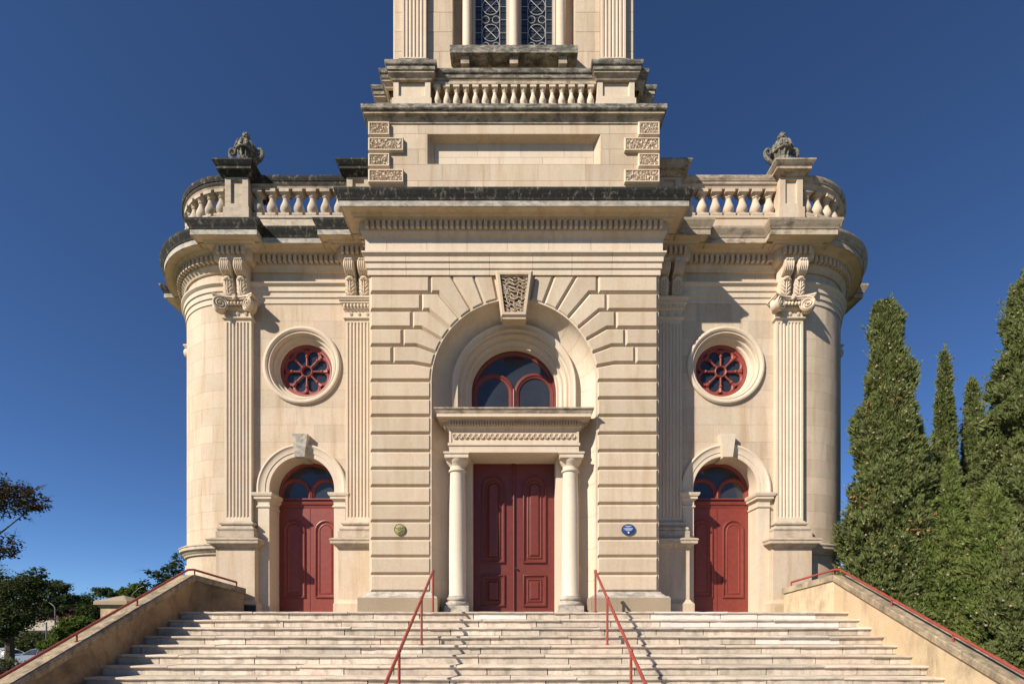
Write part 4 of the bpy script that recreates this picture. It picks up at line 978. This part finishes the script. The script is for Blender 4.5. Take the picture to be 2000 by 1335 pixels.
def oval(m, rx, rz, y0, y1, n=40):
    m.loft([[(rx*math.cos(2*PI*i/n)*f, y, rz*math.sin(2*PI*i/n)*f) for i in range(n)] for f, y in ((1, y1), (1, y0), (0.94, y0-0.004))], True, True, True); return m
def text(body, size, loc, mat, parent, name='lettering'):
    c = bpy.data.curves.new(name, 'FONT'); c.body = body; c.size = size; c.align_x = 'CENTER'; c.align_y = 'CENTER'; c.extrude = 0.0015
    c.materials.append(mat); t = bpy.data.objects.new(name, c); me = bpy.data.meshes.new_from_object(t); bpy.data.objects.remove(t)
    o = link(name, me, parent, loc); o.rotation_euler = (PI/2, 0, 0); return o
p1 = empty('plaque', (-2.56, YF, 1.865), 'small round brass-green plaque on the left rusticated pier', 'plaque')
link('disc', oval(MB(), 0.126, 0.126, -0.022, 0.002).data('disc', BRASS), p1)
m = MB(); ring(m, 0, 0, [(0.126, -0.02), (0.126, -0.03), (0.116, -0.031), (0.114, -0.024)], 40); link('rim', m.data('rim', BRASS_DARK), p1)
text('NATIONAL', 0.042, (0, -0.0275, 0.03), BRASS_DARK, p1); text('TRUST', 0.034, (0, -0.0275, -0.008), BRASS_DARK, p1)
m = MB(); m.tube([(-0.03, -0.028, -0.09), (0.02, -0.028, -0.06), (0.075, -0.028, -0.035)], 0.004, 5)
for k in range(5):
    t = k/4; m.ball((-0.015+0.085*t, -0.028, -0.085+0.05*t+0.014*(-1)**k), 0.016, 0.003, 0.008, 6, 4, Matrix.Rotation(-0.6*(-1)**k, 3, 'Y'))
link('sprig_emblem', m.data('sprig_emblem', BRASS_DARK), p1)
p2 = empty('plaque', (2.565, YF, 1.865), 'oval dark blue plaque with pale lettering on the right rusticated pier', 'plaque')
link('disc', oval(MB(), 0.155, 0.122, -0.022, 0.002).data('disc', BLUE), p2)
m = MB(); loops = [[(0.155*f*math.cos(2*PI*i/40), y, 0.122*f*math.sin(2*PI*i/40)) for i in range(40)] for f, y in ((1, -0.02), (1, -0.03), (0.95, -0.031), (0.93, -0.025))]; m.loft(loops, True); link('rim', m.data('rim', SHADE_RIM_BLACK), p2)
m = MB(); r_ = random.Random(2)
for z, w, h in ((0.078, 0.075, 0.011), (0.060, 0.04, 0.009), (0.030, 0.112, 0.007), (0.017, 0.102, 0.007), (0.004, 0.092, 0.007), (-0.009, 0.078, 0.007), (-0.022, 0.056, 0.007)):
    x = -w
    while x < w-0.006:
        l = min(r_.uniform(0.010, 0.026), w-x); m.box(x, x+l, -0.0285, -0.026, z-h/2, z+h/2); x += l+0.005
link('lettering', m.data('lettering', WHITE_PAINT, False), p2)
m = MB(); m.box(-0.017, 0.017, -0.0285, -0.026, -0.085, -0.052); m.box(-0.011, 0.011, -0.0285, -0.026, -0.051, -0.045); link('crest', m.data('crest', WHITE_PAINT, False), p2)

# ================================================================ TREES
CYP = [foliage('cypress_foliage', (0.10, 0.125, 0.040), (0.26, 0.28, 0.105), (0.155, 0.185, 0.058), 0.35, 1.6),
       foliage('cypress_foliage_bright', (0.12, 0.155, 0.042), (0.24, 0.27, 0.08), (0.165, 0.21, 0.054), 0.35, 1.6)]
CONE = plain('cypress_cone', (0.30, 0.23, 0.15), 0.8, 0.2)
DEAD = plain('dead_sprig', (0.26, 0.13, 0.06), 0.9, 0.1)
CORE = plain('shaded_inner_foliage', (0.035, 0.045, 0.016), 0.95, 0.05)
def px(p, y): return -0.045+(p-1000)*y/944.0
def pz(v, y): return -0.30+(1222-v)*y/944.0
def cypress(pc, y, vtop, prof, label, mat, dens=330, cones=0, zb=-1.95, seed=1, lean=0.0, tips=0.095):
    """prof: list of (image row, half width in image px) from top to bottom"""
    rn = random.Random(seed); X = px(pc, y); H = pz(vtop, y)-zb; k = y/944.0
    P = [((pz(v, y)-zb)/H, w*k*0.74) for v, w in prof]; P = sorted(P)
    def rad(t):
        if t <= P[0][0]: return P[0][1]
        for (a, ra), (b, rb) in zip(P, P[1:]):
            if a <= t <= b: return ra+(rb-ra)*(t-a)/(b-a)
        return P[-1][1]
    root = empty('cypress_tree', (X, y, zb), label, 'tree', 'cypresses beside the right stair wall')
    def lump(a, z, t):
        v = Vector((math.cos(a)*rad(t)*1.5+seed*13, math.sin(a)*rad(t)*1.5, z*0.85))
        v2 = Vector((math.cos(a)*rad(t)*4.2+seed*7, math.sin(a)*rad(t)*4.2, z*2.6))
        return 1.0+0.36*mnoise.noise(v)+0.44*mnoise.noise(v2)
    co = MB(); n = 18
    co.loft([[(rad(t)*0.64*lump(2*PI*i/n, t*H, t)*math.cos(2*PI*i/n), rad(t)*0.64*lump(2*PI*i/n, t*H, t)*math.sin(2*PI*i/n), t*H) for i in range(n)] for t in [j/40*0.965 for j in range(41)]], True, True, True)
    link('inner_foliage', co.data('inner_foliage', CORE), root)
    tr = MB(); tr.tube([(0, 0, -0.1), (0, 0, H*0.5), (0, 0, H*0.9)], [0.16, 0.10, 0.02], 8); link('trunk', tr.data('trunk', BARK), root)
    vs = []; fs = []; cn = MB(); dd = MB()
    area = sum(2*PI*rad((j+0.5)/60)*H/60 for j in range(60)); N = int(area*dens)
    wts = [rad((j+0.5)/60) for j in range(60)]; tot = sum(wts); cum = []; acc = 0
    for w in wts: acc += w/tot; cum.append(acc)
    for q in range(N):
        u = rn.random(); j = next((i for i, c in enumerate(cum) if c >= u), 59)
        t = (j+rn.random())/60; a = rn.uniform(0, 2*PI)
        if math.sin(a) > 0.55: continue                 # far side, never in sight from the steps
        z = t*H; r = rad(t)*lump(a, z, t)*rn.uniform(0.70, 1.04)
        out = Vector((math.cos(a), math.sin(a), 0)); c = out*r+Vector((0, 0, z))
        d = (out*rn.uniform(0.35, 1.0)+Vector((rn.uniform(-.5, .5), rn.uniform(-.5, .5), rn.uniform(0.3, 1.3)))).normalized()
        l = tips*rn.uniform(0.8, 1.7); w = l*rn.uniform(0.085, 0.14)
        for b in range(6):
            dj = (d+Vector((rn.uniform(-.6, .6), rn.uniform(-.6, .6), rn.uniform(-.3, .5)))).normalized()
            sd = dj.cross(out+Vector((rn.uniform(-.8, .8), rn.uniform(-.8, .8), rn.uniform(-.2, 1.0)))).normalized()*w
            o = len(vs); m_ = c+dj*(l*0.45); e = c+dj*l
            vs += [tuple(c-dj*l*0.25), tuple(m_+sd), tuple(e), tuple(m_-sd)]; fs.append((o, o+1, o+2, o+3))
        if cones and rn.random() < cones:
            cc = c+out*0.05+d*l*0.4; cn.ball(cc, 0.020*rn.uniform(0.8, 1.3), seg=6, rings=4)
        if rn.random() < 0.0006:
            for b in range(26):
                e = c+out*0.05+Vector((rn.uniform(-.12, .12), rn.uniform(-.12, .12), rn.uniform(-.16, .16))); s_ = Vector((rn.uniform(-1, 1), rn.uniform(-1, 1), rn.uniform(-1, 1))).normalized()*0.02; d2 = Vector((rn.uniform(-1, 1), rn.uniform(-1, 1), rn.uniform(-1, .3))).normalized()*0.09
                dd.add([e, e+d2*0.5+s_, e+d2, e+d2*0.5-s_], [(0, 1, 2, 3)])
    for q in range(int(area*9)):  # upright sprays breaking the outline
        t = rn.uniform(0.05, 0.97); a = rn.uniform(0, 2*PI)
        if math.sin(a) > 0.55: continue
        out = Vector((math.cos(a), math.sin(a), 0)); b = out*(rad(t)*lump(a, t*H, t)*rn.uniform(0.9, 1.0))+Vector((0, 0, t*H))
        d = (out*rn.uniform(0.25, 0.9)+Vector((rn.uniform(-.2, .2), rn.uniform(-.2, .2), rn.uniform(0.7, 1.4)))).normalized(); L = rn.uniform(0.14, 0.46)*(0.5+min(1.0, rad(t)))
        for i in range(30):
            f = rn.random(); c = b+d*(L*f)+Vector((rn.uniform(-1, 1), rn.uniform(-1, 1), rn.uniform(-1, 1)))*0.05*(1.15-f); e = (d*rn.uniform(0.4, 1.4)+Vector((rn.uniform(-.8, .8), rn.uniform(-.8, .8), rn.uniform(-.3, .8)))).normalized(); sd = e.cross(Vector((rn.uniform(-1, 1), rn.uniform(-1, 1), 0.1))).normalized()*0.010
            o = len(vs); l = 0.09; vs += [tuple(c), tuple(c+e*l*0.5+sd), tuple(c+e*l), tuple(c+e*l*0.5-sd)]; fs.append((o, o+1, o+2, o+3))
    for q in range(10):          # loose leader tips
        a = rn.uniform(0, 2*PI); t = rn.uniform(0.93, 0.985); b = Vector((math.cos(a)*rad(t)*0.6, math.sin(a)*rad(t)*0.6, t*H)); hh = rn.uniform(0.2, 0.45)
        for i in range(26):
            f = rn.random(); c = b+Vector((rn.uniform(-.04, .04)*(1-f), rn.uniform(-.04, .04)*(1-f), f*hh)); d = Vector((rn.uniform(-1, 1), rn.uniform(-1, 1), rn.uniform(0.6, 2))).normalized(); sd = d.cross(Vector((rn.uniform(-1, 1), rn.uniform(-1, 1), 0.1))).normalized()*0.016
            o = len(vs); l = 0.09; vs += [tuple(c), tuple(c+d*l*0.5+sd), tuple(c+d*l), tuple(c+d*l*0.5-sd)]; fs.append((o, o+1, o+2, o+3))
    me = bpy.data.meshes.new('crown'); me.from_pydata(vs, [], fs); me.materials.append(mat); link('crown', me, root)
    if cn.v: o = link('seed_cone_cluster', cn.data('seed_cone_cluster', CONE), root); o['kind'] = 'stuff'
    if dd.v: o = link('dead_sprigs', dd.data('dead_sprigs', DEAD, False), root); o['kind'] = 'stuff'
cypress(1730, 11.6, 597, [(590, 10), (615, 27), (680, 33), (740, 44), (800, 56), (880, 68), (960, 82), (1060, 92), (1340, 88)], 'tall cone-studded cypress beside the curved right wing', CYP[0], 1000, 0.03, seed=3)
cypress(1843, 14.0, 690, [(688, 2), (730, 8), (800, 15), (880, 20), (960, 26), (1060, 38), (1300, 42)], 'thin pointed cypress right of the tallest one, highest of the slender ones', CYP[0], 1000, 0.012, seed=5, tips=0.10)
cypress(1898, 14.6, 742, [(740, 3), (780, 9), (850, 19), (920, 26), (1000, 34), (1300, 42)], 'thin pointed cypress just left of the broad one at the frame edge', CYP[0], 1000, 0.012, seed=8, tips=0.10)
cypress(2012, 11.2, 545, [(540, 10), (580, 40), (700, 62), (800, 86), (900, 100), (1000, 118), (1100, 130), (1400, 130)], 'broad tall cypress cut off by the right frame edge', CYP[0], 1000, 0.026, seed=13)
cypress(1802, 11.0, 950, [(945, 3), (985, 14), (1030, 24), (1100, 36), (1400, 40)], 'short bright green cypress below the first slender one', CYP[1], 1050, 0.006, seed=17, tips=0.085)
cypress(1855, 10.6, 900, [(895, 2), (940, 9), (1000, 20), (1100, 44), (1400, 50)], 'short bright green cypress second from the tall one', CYP[1], 1050, 0.004, seed=19, tips=0.085)
cypress(1935, 10.0, 960, [(955, 4), (995, 20), (1040, 44), (1140, 60), (1400, 66)], 'bushy bright cypress in front of the broad tall one', CYP[1], 1050, 0.008, seed=23, tips=0.085)
cypress(1985, 9.4, 1060, [(1055, 6), (1100, 40), (1180, 66), (1400, 80)], 'low bushy cypress nearest the stair wall at the frame edge', CYP[0], 1000, 0.012, seed=29, tips=0.08)

LEAF_DARK = foliage('dark_leaves', (0.045, 0.060, 0.020), (0.085, 0.10, 0.032), (0.060, 0.075, 0.024), 0.3)
LEAF_BROWN = foliage('browning_leaves', (0.050, 0.035, 0.016), (0.035, 0.036, 0.012), (0.085, 0.050, 0.020), 0.2, 0.5)
LEAF_MID = foliage('mid_green_leaves', (0.038, 0.065, 0.015), (0.075, 0.10, 0.025), (0.055, 0.085, 0.02), 0.3)
LEAF_BRIGHT = foliage('bright_green_leaves', (0.075, 0.12, 0.02), (0.13, 0.17, 0.03), (0.10, 0.145, 0.025), 0.35)
def leafy(name, base, zb, clumps, label, mat, n, leaf, seed, trunk_r=0.2, cat='tree', group=None, twigs=0, branches=True):
    """clumps: (x, y, z, rx, ry, rz) in world space"""
    rn = random.Random(seed); root = empty(name, (base[0], base[1], zb), label, cat, group)
    O = Vector((base[0], base[1], zb)); vs = []; fs = []
    tr = MB()
    cz = sum(c[2] for c in clumps)/len(clumps)-zb
    if trunk_r: tr.tube([(0, 0, -0.2), (0.1, 0.05, cz*0.35), (0.0, 0.1, cz*0.75)], [trunk_r, trunk_r*0.8, trunk_r*0.5], 8)
    vol = [c[3]*c[4]*c[5] for c in clumps]; tv = sum(v**0.75 for v in vol)
    for c, v in zip(clumps, vol):
        C = Vector(c[:3])-O
        if branches and trunk_r: tr.tube([(0, 0.1, cz*0.5), tuple(Vector((0, 0, cz*0.5)).lerp(C, 0.6)+Vector((0, 0, -0.2))), tuple(C)], [trunk_r*0.3, trunk_r*0.16, trunk_r*0.05], 6)
        subs = []
        for i in range(max(6, int(26*v**0.33))):
            d = Vector((rn.gauss(0, 1), rn.gauss(0, 1), rn.gauss(0, 1))).normalized()*rn.uniform(0.45, 1.0)
            subs.append(C+Vector((d.x*c[3], d.y*c[4], d.z*c[5])))
        sr = 0.42*v**0.333*0.85
        for i in range(int(n*v**0.75/tv)):
            b = rn.choice(subs); d = Vector((rn.gauss(0, 1), rn.gauss(0, 1), rn.gauss(0, 0.7)))*sr*0.55
            p = b+d; l = leaf*rn.uniform(0.6, 1.4)
            u = Vector((rn.gauss(0, 1), rn.gauss(0, 1), rn.gauss(0, 0.6))).normalized(); w = u.cross(Vector((rn.gauss(0, 1), rn.gauss(0, 1), rn.gauss(0, 1)))).normalized()
            o = len(vs); vs += [tuple(p-u*l/2), tuple(p+w*l*0.28), tuple(p+u*l/2), tuple(p-w*l*0.28)]; fs.append((o, o+1, o+2, o+3))
        for i in range(twigs):
            b = rn.choice(subs); d = (b-C).normalized()+Vector((rn.uniform(-.3, .3), rn.uniform(-.3, .3), rn.uniform(-.1, .5))); L = c[3]*rn.uniform(0.3, 0.75)
            pts = [tuple(b-d*L*0.4), tuple(b+d*L*0.2+Vector((0, 0, rn.uniform(-.1, .1)))), tuple(b+d*L*0.6), tuple(b+d*L+Vector((0, 0, rn.uniform(-.15, .2))))]
            tr.tube(pts, [0.025, 0.016, 0.010, 0.004], 4)
            for j in range(3):
                f = Vector(pts[2])+Vector((rn.uniform(-.1, .1),)*3); tr.tube([tuple(f), tuple(f+(d+Vector((rn.uniform(-.7, .7), rn.uniform(-.7, .7), rn.uniform(-.5, .7))))*L*0.35)], [0.008, 0.003], 3)
    if tr.v: link('trunk', tr.data('trunk', BARK), root)
    me = bpy.data.meshes.new('crown'); me.from_pydata(vs, [], fs); me.materials.append(mat); link('crown', me, root)
    return root
def cl(pxx, v, y, rpx, rv, dy=0, ry=None):
    k = y/944.0; return (px(pxx, y), y+dy, pz(v, y), rpx*k, ry if ry else (rpx+rv)/2*k, rv*k)
G_FAR = 'trees beyond the left stair wall'
leafy('autumn_tree', (px(-190, 24), 24), ground_z(px(-190, 24), 24), [cl(-40, 965, 24, 62, 42), cl(22, 972, 24, 46, 36), cl(72, 984, 24, 26, 16), cl(-70, 1055, 24, 70, 40), cl(8, 1065, 24, 28, 28), cl(-130, 930, 24, 80, 70)], 'browning tree reaching bare twigs in from the left frame edge', LEAF_BROWN, 15000, 0.13, 4, 0.32, group=G_FAR, twigs=14)
leafy('shade_tree', (px(15, 31), 31), ground_z(px(15, 31), 31), [cl(15, 1150, 31, 55, 38), cl(62, 1150, 31, 30, 34), cl(-25, 1180, 31, 60, 50), cl(40, 1195, 31, 45, 32), cl(5, 1225, 31, 40, 26), cl(75, 1122, 31, 16, 14)], 'large dark leafy tree at the left frame edge above the cars', LEAF_DARK, 26000, 0.15, 6, 0.3, group=G_FAR)
leafy('feathery_tree', (px(118, 46), 46), ground_z(px(118, 46), 46), [cl(110, 1150, 46, 22, 17), cl(128, 1168, 46, 22, 10), cl(95, 1180, 46, 22, 12), cl(130, 1188, 46, 18, 8), cl(105, 1195, 46, 26, 8)], 'feathery tree with layered crown behind the bent street lamp', LEAF_DARK, 9000, 0.20, 9, 0.22, group=G_FAR)
leafy('light_tree', (px(185, 56), 56), ground_z(px(185, 56), 56), [cl(165, 1172, 56, 24, 16), cl(205, 1158, 56, 26, 11), cl(183, 1188, 56, 26, 14), cl(225, 1165, 56, 10, 10), cl(160, 1200, 56, 20, 14), cl(188, 1208, 56, 18, 16)], 'open spreading tree behind the stone gate pier', LEAF_MID, 9000, 0.22, 12, 0.22, group=G_FAR)
leafy('green_bush', (px(140, 36), 36), ground_z(px(140, 36), 36), [cl(135, 1228, 36, 26, 18), cl(165, 1222, 36, 28, 18), cl(118, 1250, 36, 18, 14), cl(150, 1250, 36, 40, 20), cl(95, 1258, 36, 16, 14)], 'bright green bush showing over the left stair wall', LEAF_BRIGHT, 14000, 0.17, 15, 0.1, 'bush', G_FAR)
leafy('conifer', (px(262, 62), 62), ground_z(px(262, 62), 62), [cl(248, 1160, 62, 14, 15), cl(270, 1156, 62, 14, 17), cl(285, 1160, 62, 10, 12), cl(262, 1180, 62, 28, 18)], 'yellow green tree far off above the left stair wall', LEAF_BRIGHT, 8000, 0.30, 18, 0.25, group=G_FAR)
leafy('small_tree', (px(330, 30), 30), ground_z(px(330, 30), 30), [cl(330, 1118, 30, 24, 14), cl(305, 1120, 30, 20, 10), cl(352, 1085, 30, 10, 16), cl(315, 1138, 30, 28, 12), cl(345, 1108, 30, 14, 16)], 'loose dark leaved tree against the left wing base', LEAF_MID, 2100, 0.15, 21, 0.10, group=G_FAR, twigs=2)
leafy('garden_shrub', (px(0, 13.5), 13.5), ground_z(px(0, 13.5), 13.5), [cl(2, 1300, 13.5, 34, 24), cl(40, 1310, 13.5, 24, 22), cl(-30, 1295, 13.5, 34, 26), cl(10, 1330, 13.5, 60, 26)], 'small leaved grey green shrub at the bottom left frame corner', foliage('shrub_leaves', (0.07, 0.085, 0.04), (0.15, 0.15, 0.08), (0.10, 0.11, 0.05), 0.2, 2.0), 9000, 0.05, 25, 0.04, 'shrub')
hb = MB()
leafy('hedge', (px(40, 52), 52), ground_z(px(40, 52), 52), [cl(-40+34*i, 1252, 52, 28, 20) for i in range(8)], 'dark hedge mass behind the parked cars', LEAF_DARK, 16000, 0.26, 31, 0.0, 'hedge', None)

# ================================================================ GATE PIER, LAMPS, HOUSE, CARS
gx, gy = -13.7, 17.0; gzb = ground_z(gx, gy)
gp = empty('gate_pier', (gx, gy, gzb), 'ochre gate pier with pyramid cap seen over the left stair wall', 'gate pier')
m = MB(); H = pz(1180, gy)-gzb; m.box(-0.44, 0.44, -0.44, 0.44, -0.1, H); link('shaft', m.data('shaft', OCHRE, False), gp)
m = MB(); P = [(-0.44, 0.44), (-0.44, -0.44), (0.44, -0.44), (0.44, 0.44)]
m.sweep(P, [(-0.05, H-0.12), (0.03, H-0.11), (0.05, H-0.06), (0.10, H-0.04), (0.13, H-0.02), (0.13, H+0.10), (-0.1, H+0.13)], closed_path=True)
m.add([(-0.57, -0.57, H+0.10), (0.57, -0.57, H+0.10), (0.57, 0.57, H+0.10), (-0.57, 0.57, H+0.10), (0, 0, H+0.33)], [(0, 1, 4), (1, 2, 4), (2, 3, 4), (3, 0, 4)]); link('cap', m.data('cap', PLINTH, False), gp)
def lamp(pp, y, vtop, arm, label):
    x = px(pp, y); zb = ground_z(x, y); H = pz(vtop, y)-zb
    o = empty('street_lamp', (x, y, zb), label, 'street lamp', 'street lamps on the left')
    m = MB(); m.tube([(0, 0, -0.1), (0, 0, H*0.84), (0.12*arm, 0, H*0.875), (0.8*arm, 0, H*0.96), (1.6*arm, 0, H)], [0.07, 0.055, 0.045, 0.03, 0.028], 8); link('pole', m.data('pole', GALV), o)
    m = MB(); m.ball((1.75*arm, 0, H+0.02), 0.24, 0.10, 0.06, 10, 6); link('lamp_head', m.data('lamp_head', GALV), o)
lamp(108, 43, 1166, -1, 'grey street lamp bent to the left among the trees'); lamp(257, 50, 1142, 1, 'grey street lamp arm rising above the left stair wall')
x = px(91, 44); o = empty('utility_pole', (x, 44, ground_z(x, 44)), 'thin plain grey pole left of the bent street lamp', 'pole')
m = MB(); m.tube([(0, 0, -0.1), (0, 0, 3.6)], [0.07, 0.055], 8); link('shaft', m.data('shaft', GALV), o); m = MB(); m.ball((0, 0, 3.62), 0.07, seg=8, rings=5); link('pole_cap', m.data('pole_cap', GALV), o)
hx, hy = px(112, 66), 66.0; hz = ground_z(hx, hy)
HB = plain('dark_brick', (0.10, 0.06, 0.045), 0.9, 0.2, 0, 0.4, 8); HW = plain('pale_render', (0.45, 0.38, 0.30), 0.9); HR = plain('red_roof_tile', (0.22, 0.06, 0.05), 0.8, 0.2, 0, 0.3, 6); HD = plain('dark_timber', (0.03, 0.025, 0.02), 0.8)
ho = empty('house', (hx, hy, hz), 'dark brick gabled house with red roof half hidden behind the trees', 'house')
m = MB(); m.box(-5, 5, 0, 8, -0.2, 4.2); m.add([(-5, 0, 4.2), (1, 0, 4.2), (-2, 0, 6.4)], [(0, 1, 2)]); link('wall', m.data('wall', HB, False), ho)
m = MB(); m.box(-4.6, 4.8, -0.06, 0.02, 2.75, 4.1); link('gable_panel', m.data('gable_panel', HW, False), ho)
m = MB(); m.hexa([(-5.4, -0.6, 4.0), (-2, -0.6, 6.5), (-2, 8.4, 6.5), (-5.4, 8.4, 4.0), (-5.4, -0.6, 4.2), (-2, -0.6, 6.7), (-2, 8.4, 6.7), (-5.4, 8.4, 4.2)]); m.hexa([(1.4, -0.6, 4.0), (1.4, 8.4, 4.0), (-2, 8.4, 6.5), (-2, -0.6, 6.5), (1.4, -0.6, 4.2), (1.4, 8.4, 4.2), (-2, 8.4, 6.7), (-2, -0.6, 6.7)]); m.hexa([(1.2, -0.4, 4.1), (5.5, -0.4, 4.1), (5.5, 4, 6.3), (1.2, 4, 6.3), (1.2, -0.4, 4.3), (5.5, -0.4, 4.3), (5.5, 4, 6.5), (1.2, 4, 6.5)]); rf = link('roof', m.data('roof', HR, False), ho)
m = MB(); m.box(3.4, 4.2, 3.4, 4.2, 5.4, 7.3); link('chimney', m.data('chimney', HB, False), rf)
for xx in (-3.6, -1.2, 1.2, 3.4):
    m = MB(); m.box(xx-0.7, xx+0.7, -0.08, 0.02, 0.7, 2.6); w = link('window', m.data('window', HD, False), ho)
    m = MB(); m.box(xx-0.6, xx-0.05, -0.10, -0.085, 0.8, 2.5); m.box(xx+0.05, xx+0.6, -0.10, -0.085, 0.8, 2.5); link('pane', m.data('pane', GLASS, False), w)
    m = MB(); m.box(xx-0.75, xx+0.75, -0.16, 0.0, 0.6, 0.69); link('sill', m.data('sill', HW, False), w)
TYRE = plain('tyre_rubber', (0.02, 0.02, 0.02), 0.9); RIM = plain('wheel_rim', (0.4, 0.4, 0.42), 0.35, 0.5, 0.8)
def car(pp, y, paint, label, rz=0.0):
    x = px(pp, y); zb = ground_z(x, y)+0.02
    o = empty('parked_car', (x, y, zb), label, 'car', 'parked cars', rz)
    pm = plain('car_paint', paint, 0.25, 0.6)
    side = [(-2.15, 0.35), (-2.2, 0.62), (-2.1, 0.80), (-1.2, 0.93), (-0.95, 0.95), (1.45, 0.98), (2.0, 0.92), (2.15, 0.75), (2.15, 0.35)]
    roof = [(-0.95, 0.94), (-0.35, 1.36), (0.1, 1.45), (0.9, 1.42), (1.5, 1.20), (1.75, 0.95)]
    m = MB(); ww = [(0.80, 0.0), (0.86, 0.0)]
    m.loft([[(u*(0.98 if abs(q) > 0.8 else 1), q, z) for u, z in side] for q in (-0.84, -0.78, 0.78, 0.84)], True, True, True); b = link('body', m.data('body', pm), o)
    m = MB(); m.loft([[(u*f+0.15*(1-f), q, 0.94+(z-0.94)*h) for u, z in roof] for q, f, h in ((-0.80, 1, 0.0), (-0.64, 0.93, 0.985), (0.64, 0.93, 0.985), (0.80, 1, 0.0))], True, True, True); link('cabin_glass', m.data('cabin_glass', GLASS), o)
    m = MB(); m.loft([[(u, q, z+0.012) for u, z in ((-0.30, 1.35), (0.1, 1.44), (0.85, 1.41), (1.25, 1.28))] for q in (-0.62, 0.62)]); m.loft([[(u, q, z-0.02) for u, z in ((-0.30, 1.35), (0.1, 1.44), (0.85, 1.41), (1.25, 1.28))] for q in (-0.62, 0.62)]); link('roof_panel', m.data('roof_panel', pm), o)
    for q in (-1, 1):
        m = MB(); m.tube([(-0.9, q*0.79, 0.95), (-0.30, q*0.64, 1.36), (0.15, q*0.63, 1.45), (0.9, q*0.63, 1.42), (1.7, q*0.78, 0.97)], 0.035, 6); m.tube([(0.35, q*0.80, 0.95), (0.35, q*0.64, 1.44)], 0.03, 6); link('door_pillar', m.data('door_pillar', pm), o)
        for u in (-1.35, 1.35):
            m = MB(); n = 18; m.loft([[(u+r*math.cos(2*PI*i/n), q*w, 0.31+r*math.sin(2*PI*i/n)) for i in range(n)] for r, w in ((0.2, 0.62), (0.31, 0.64), (0.32, 0.72), (0.31, 0.85), (0.2, 0.86))], True, True, True); wh = link('wheel', m.data('wheel', TYRE), o)
            m = MB(); m.loft([[(u+r*math.cos(2*PI*i/n), q*w, 0.31+r*math.sin(2*PI*i/n)) for i in range(n)] for r, w in ((0.2, 0.85), (0.19, 0.872), (0.05, 0.865))], True, True, True); link('rim', m.data('rim', RIM), wh)
        m = MB(); m.ball((-2.1, q*0.6, 0.70), 0.08, 0.18, 0.07, 8, 6); link('headlight', m.data('headlight', LEAD), o)
car(-8, 41, (0.5, 0.5, 0.49), 'white car parked at the left frame edge behind the shrub'); car(82, 40, (0.22, 0.26, 0.32), 'silver blue car half hidden by the left stair wall')
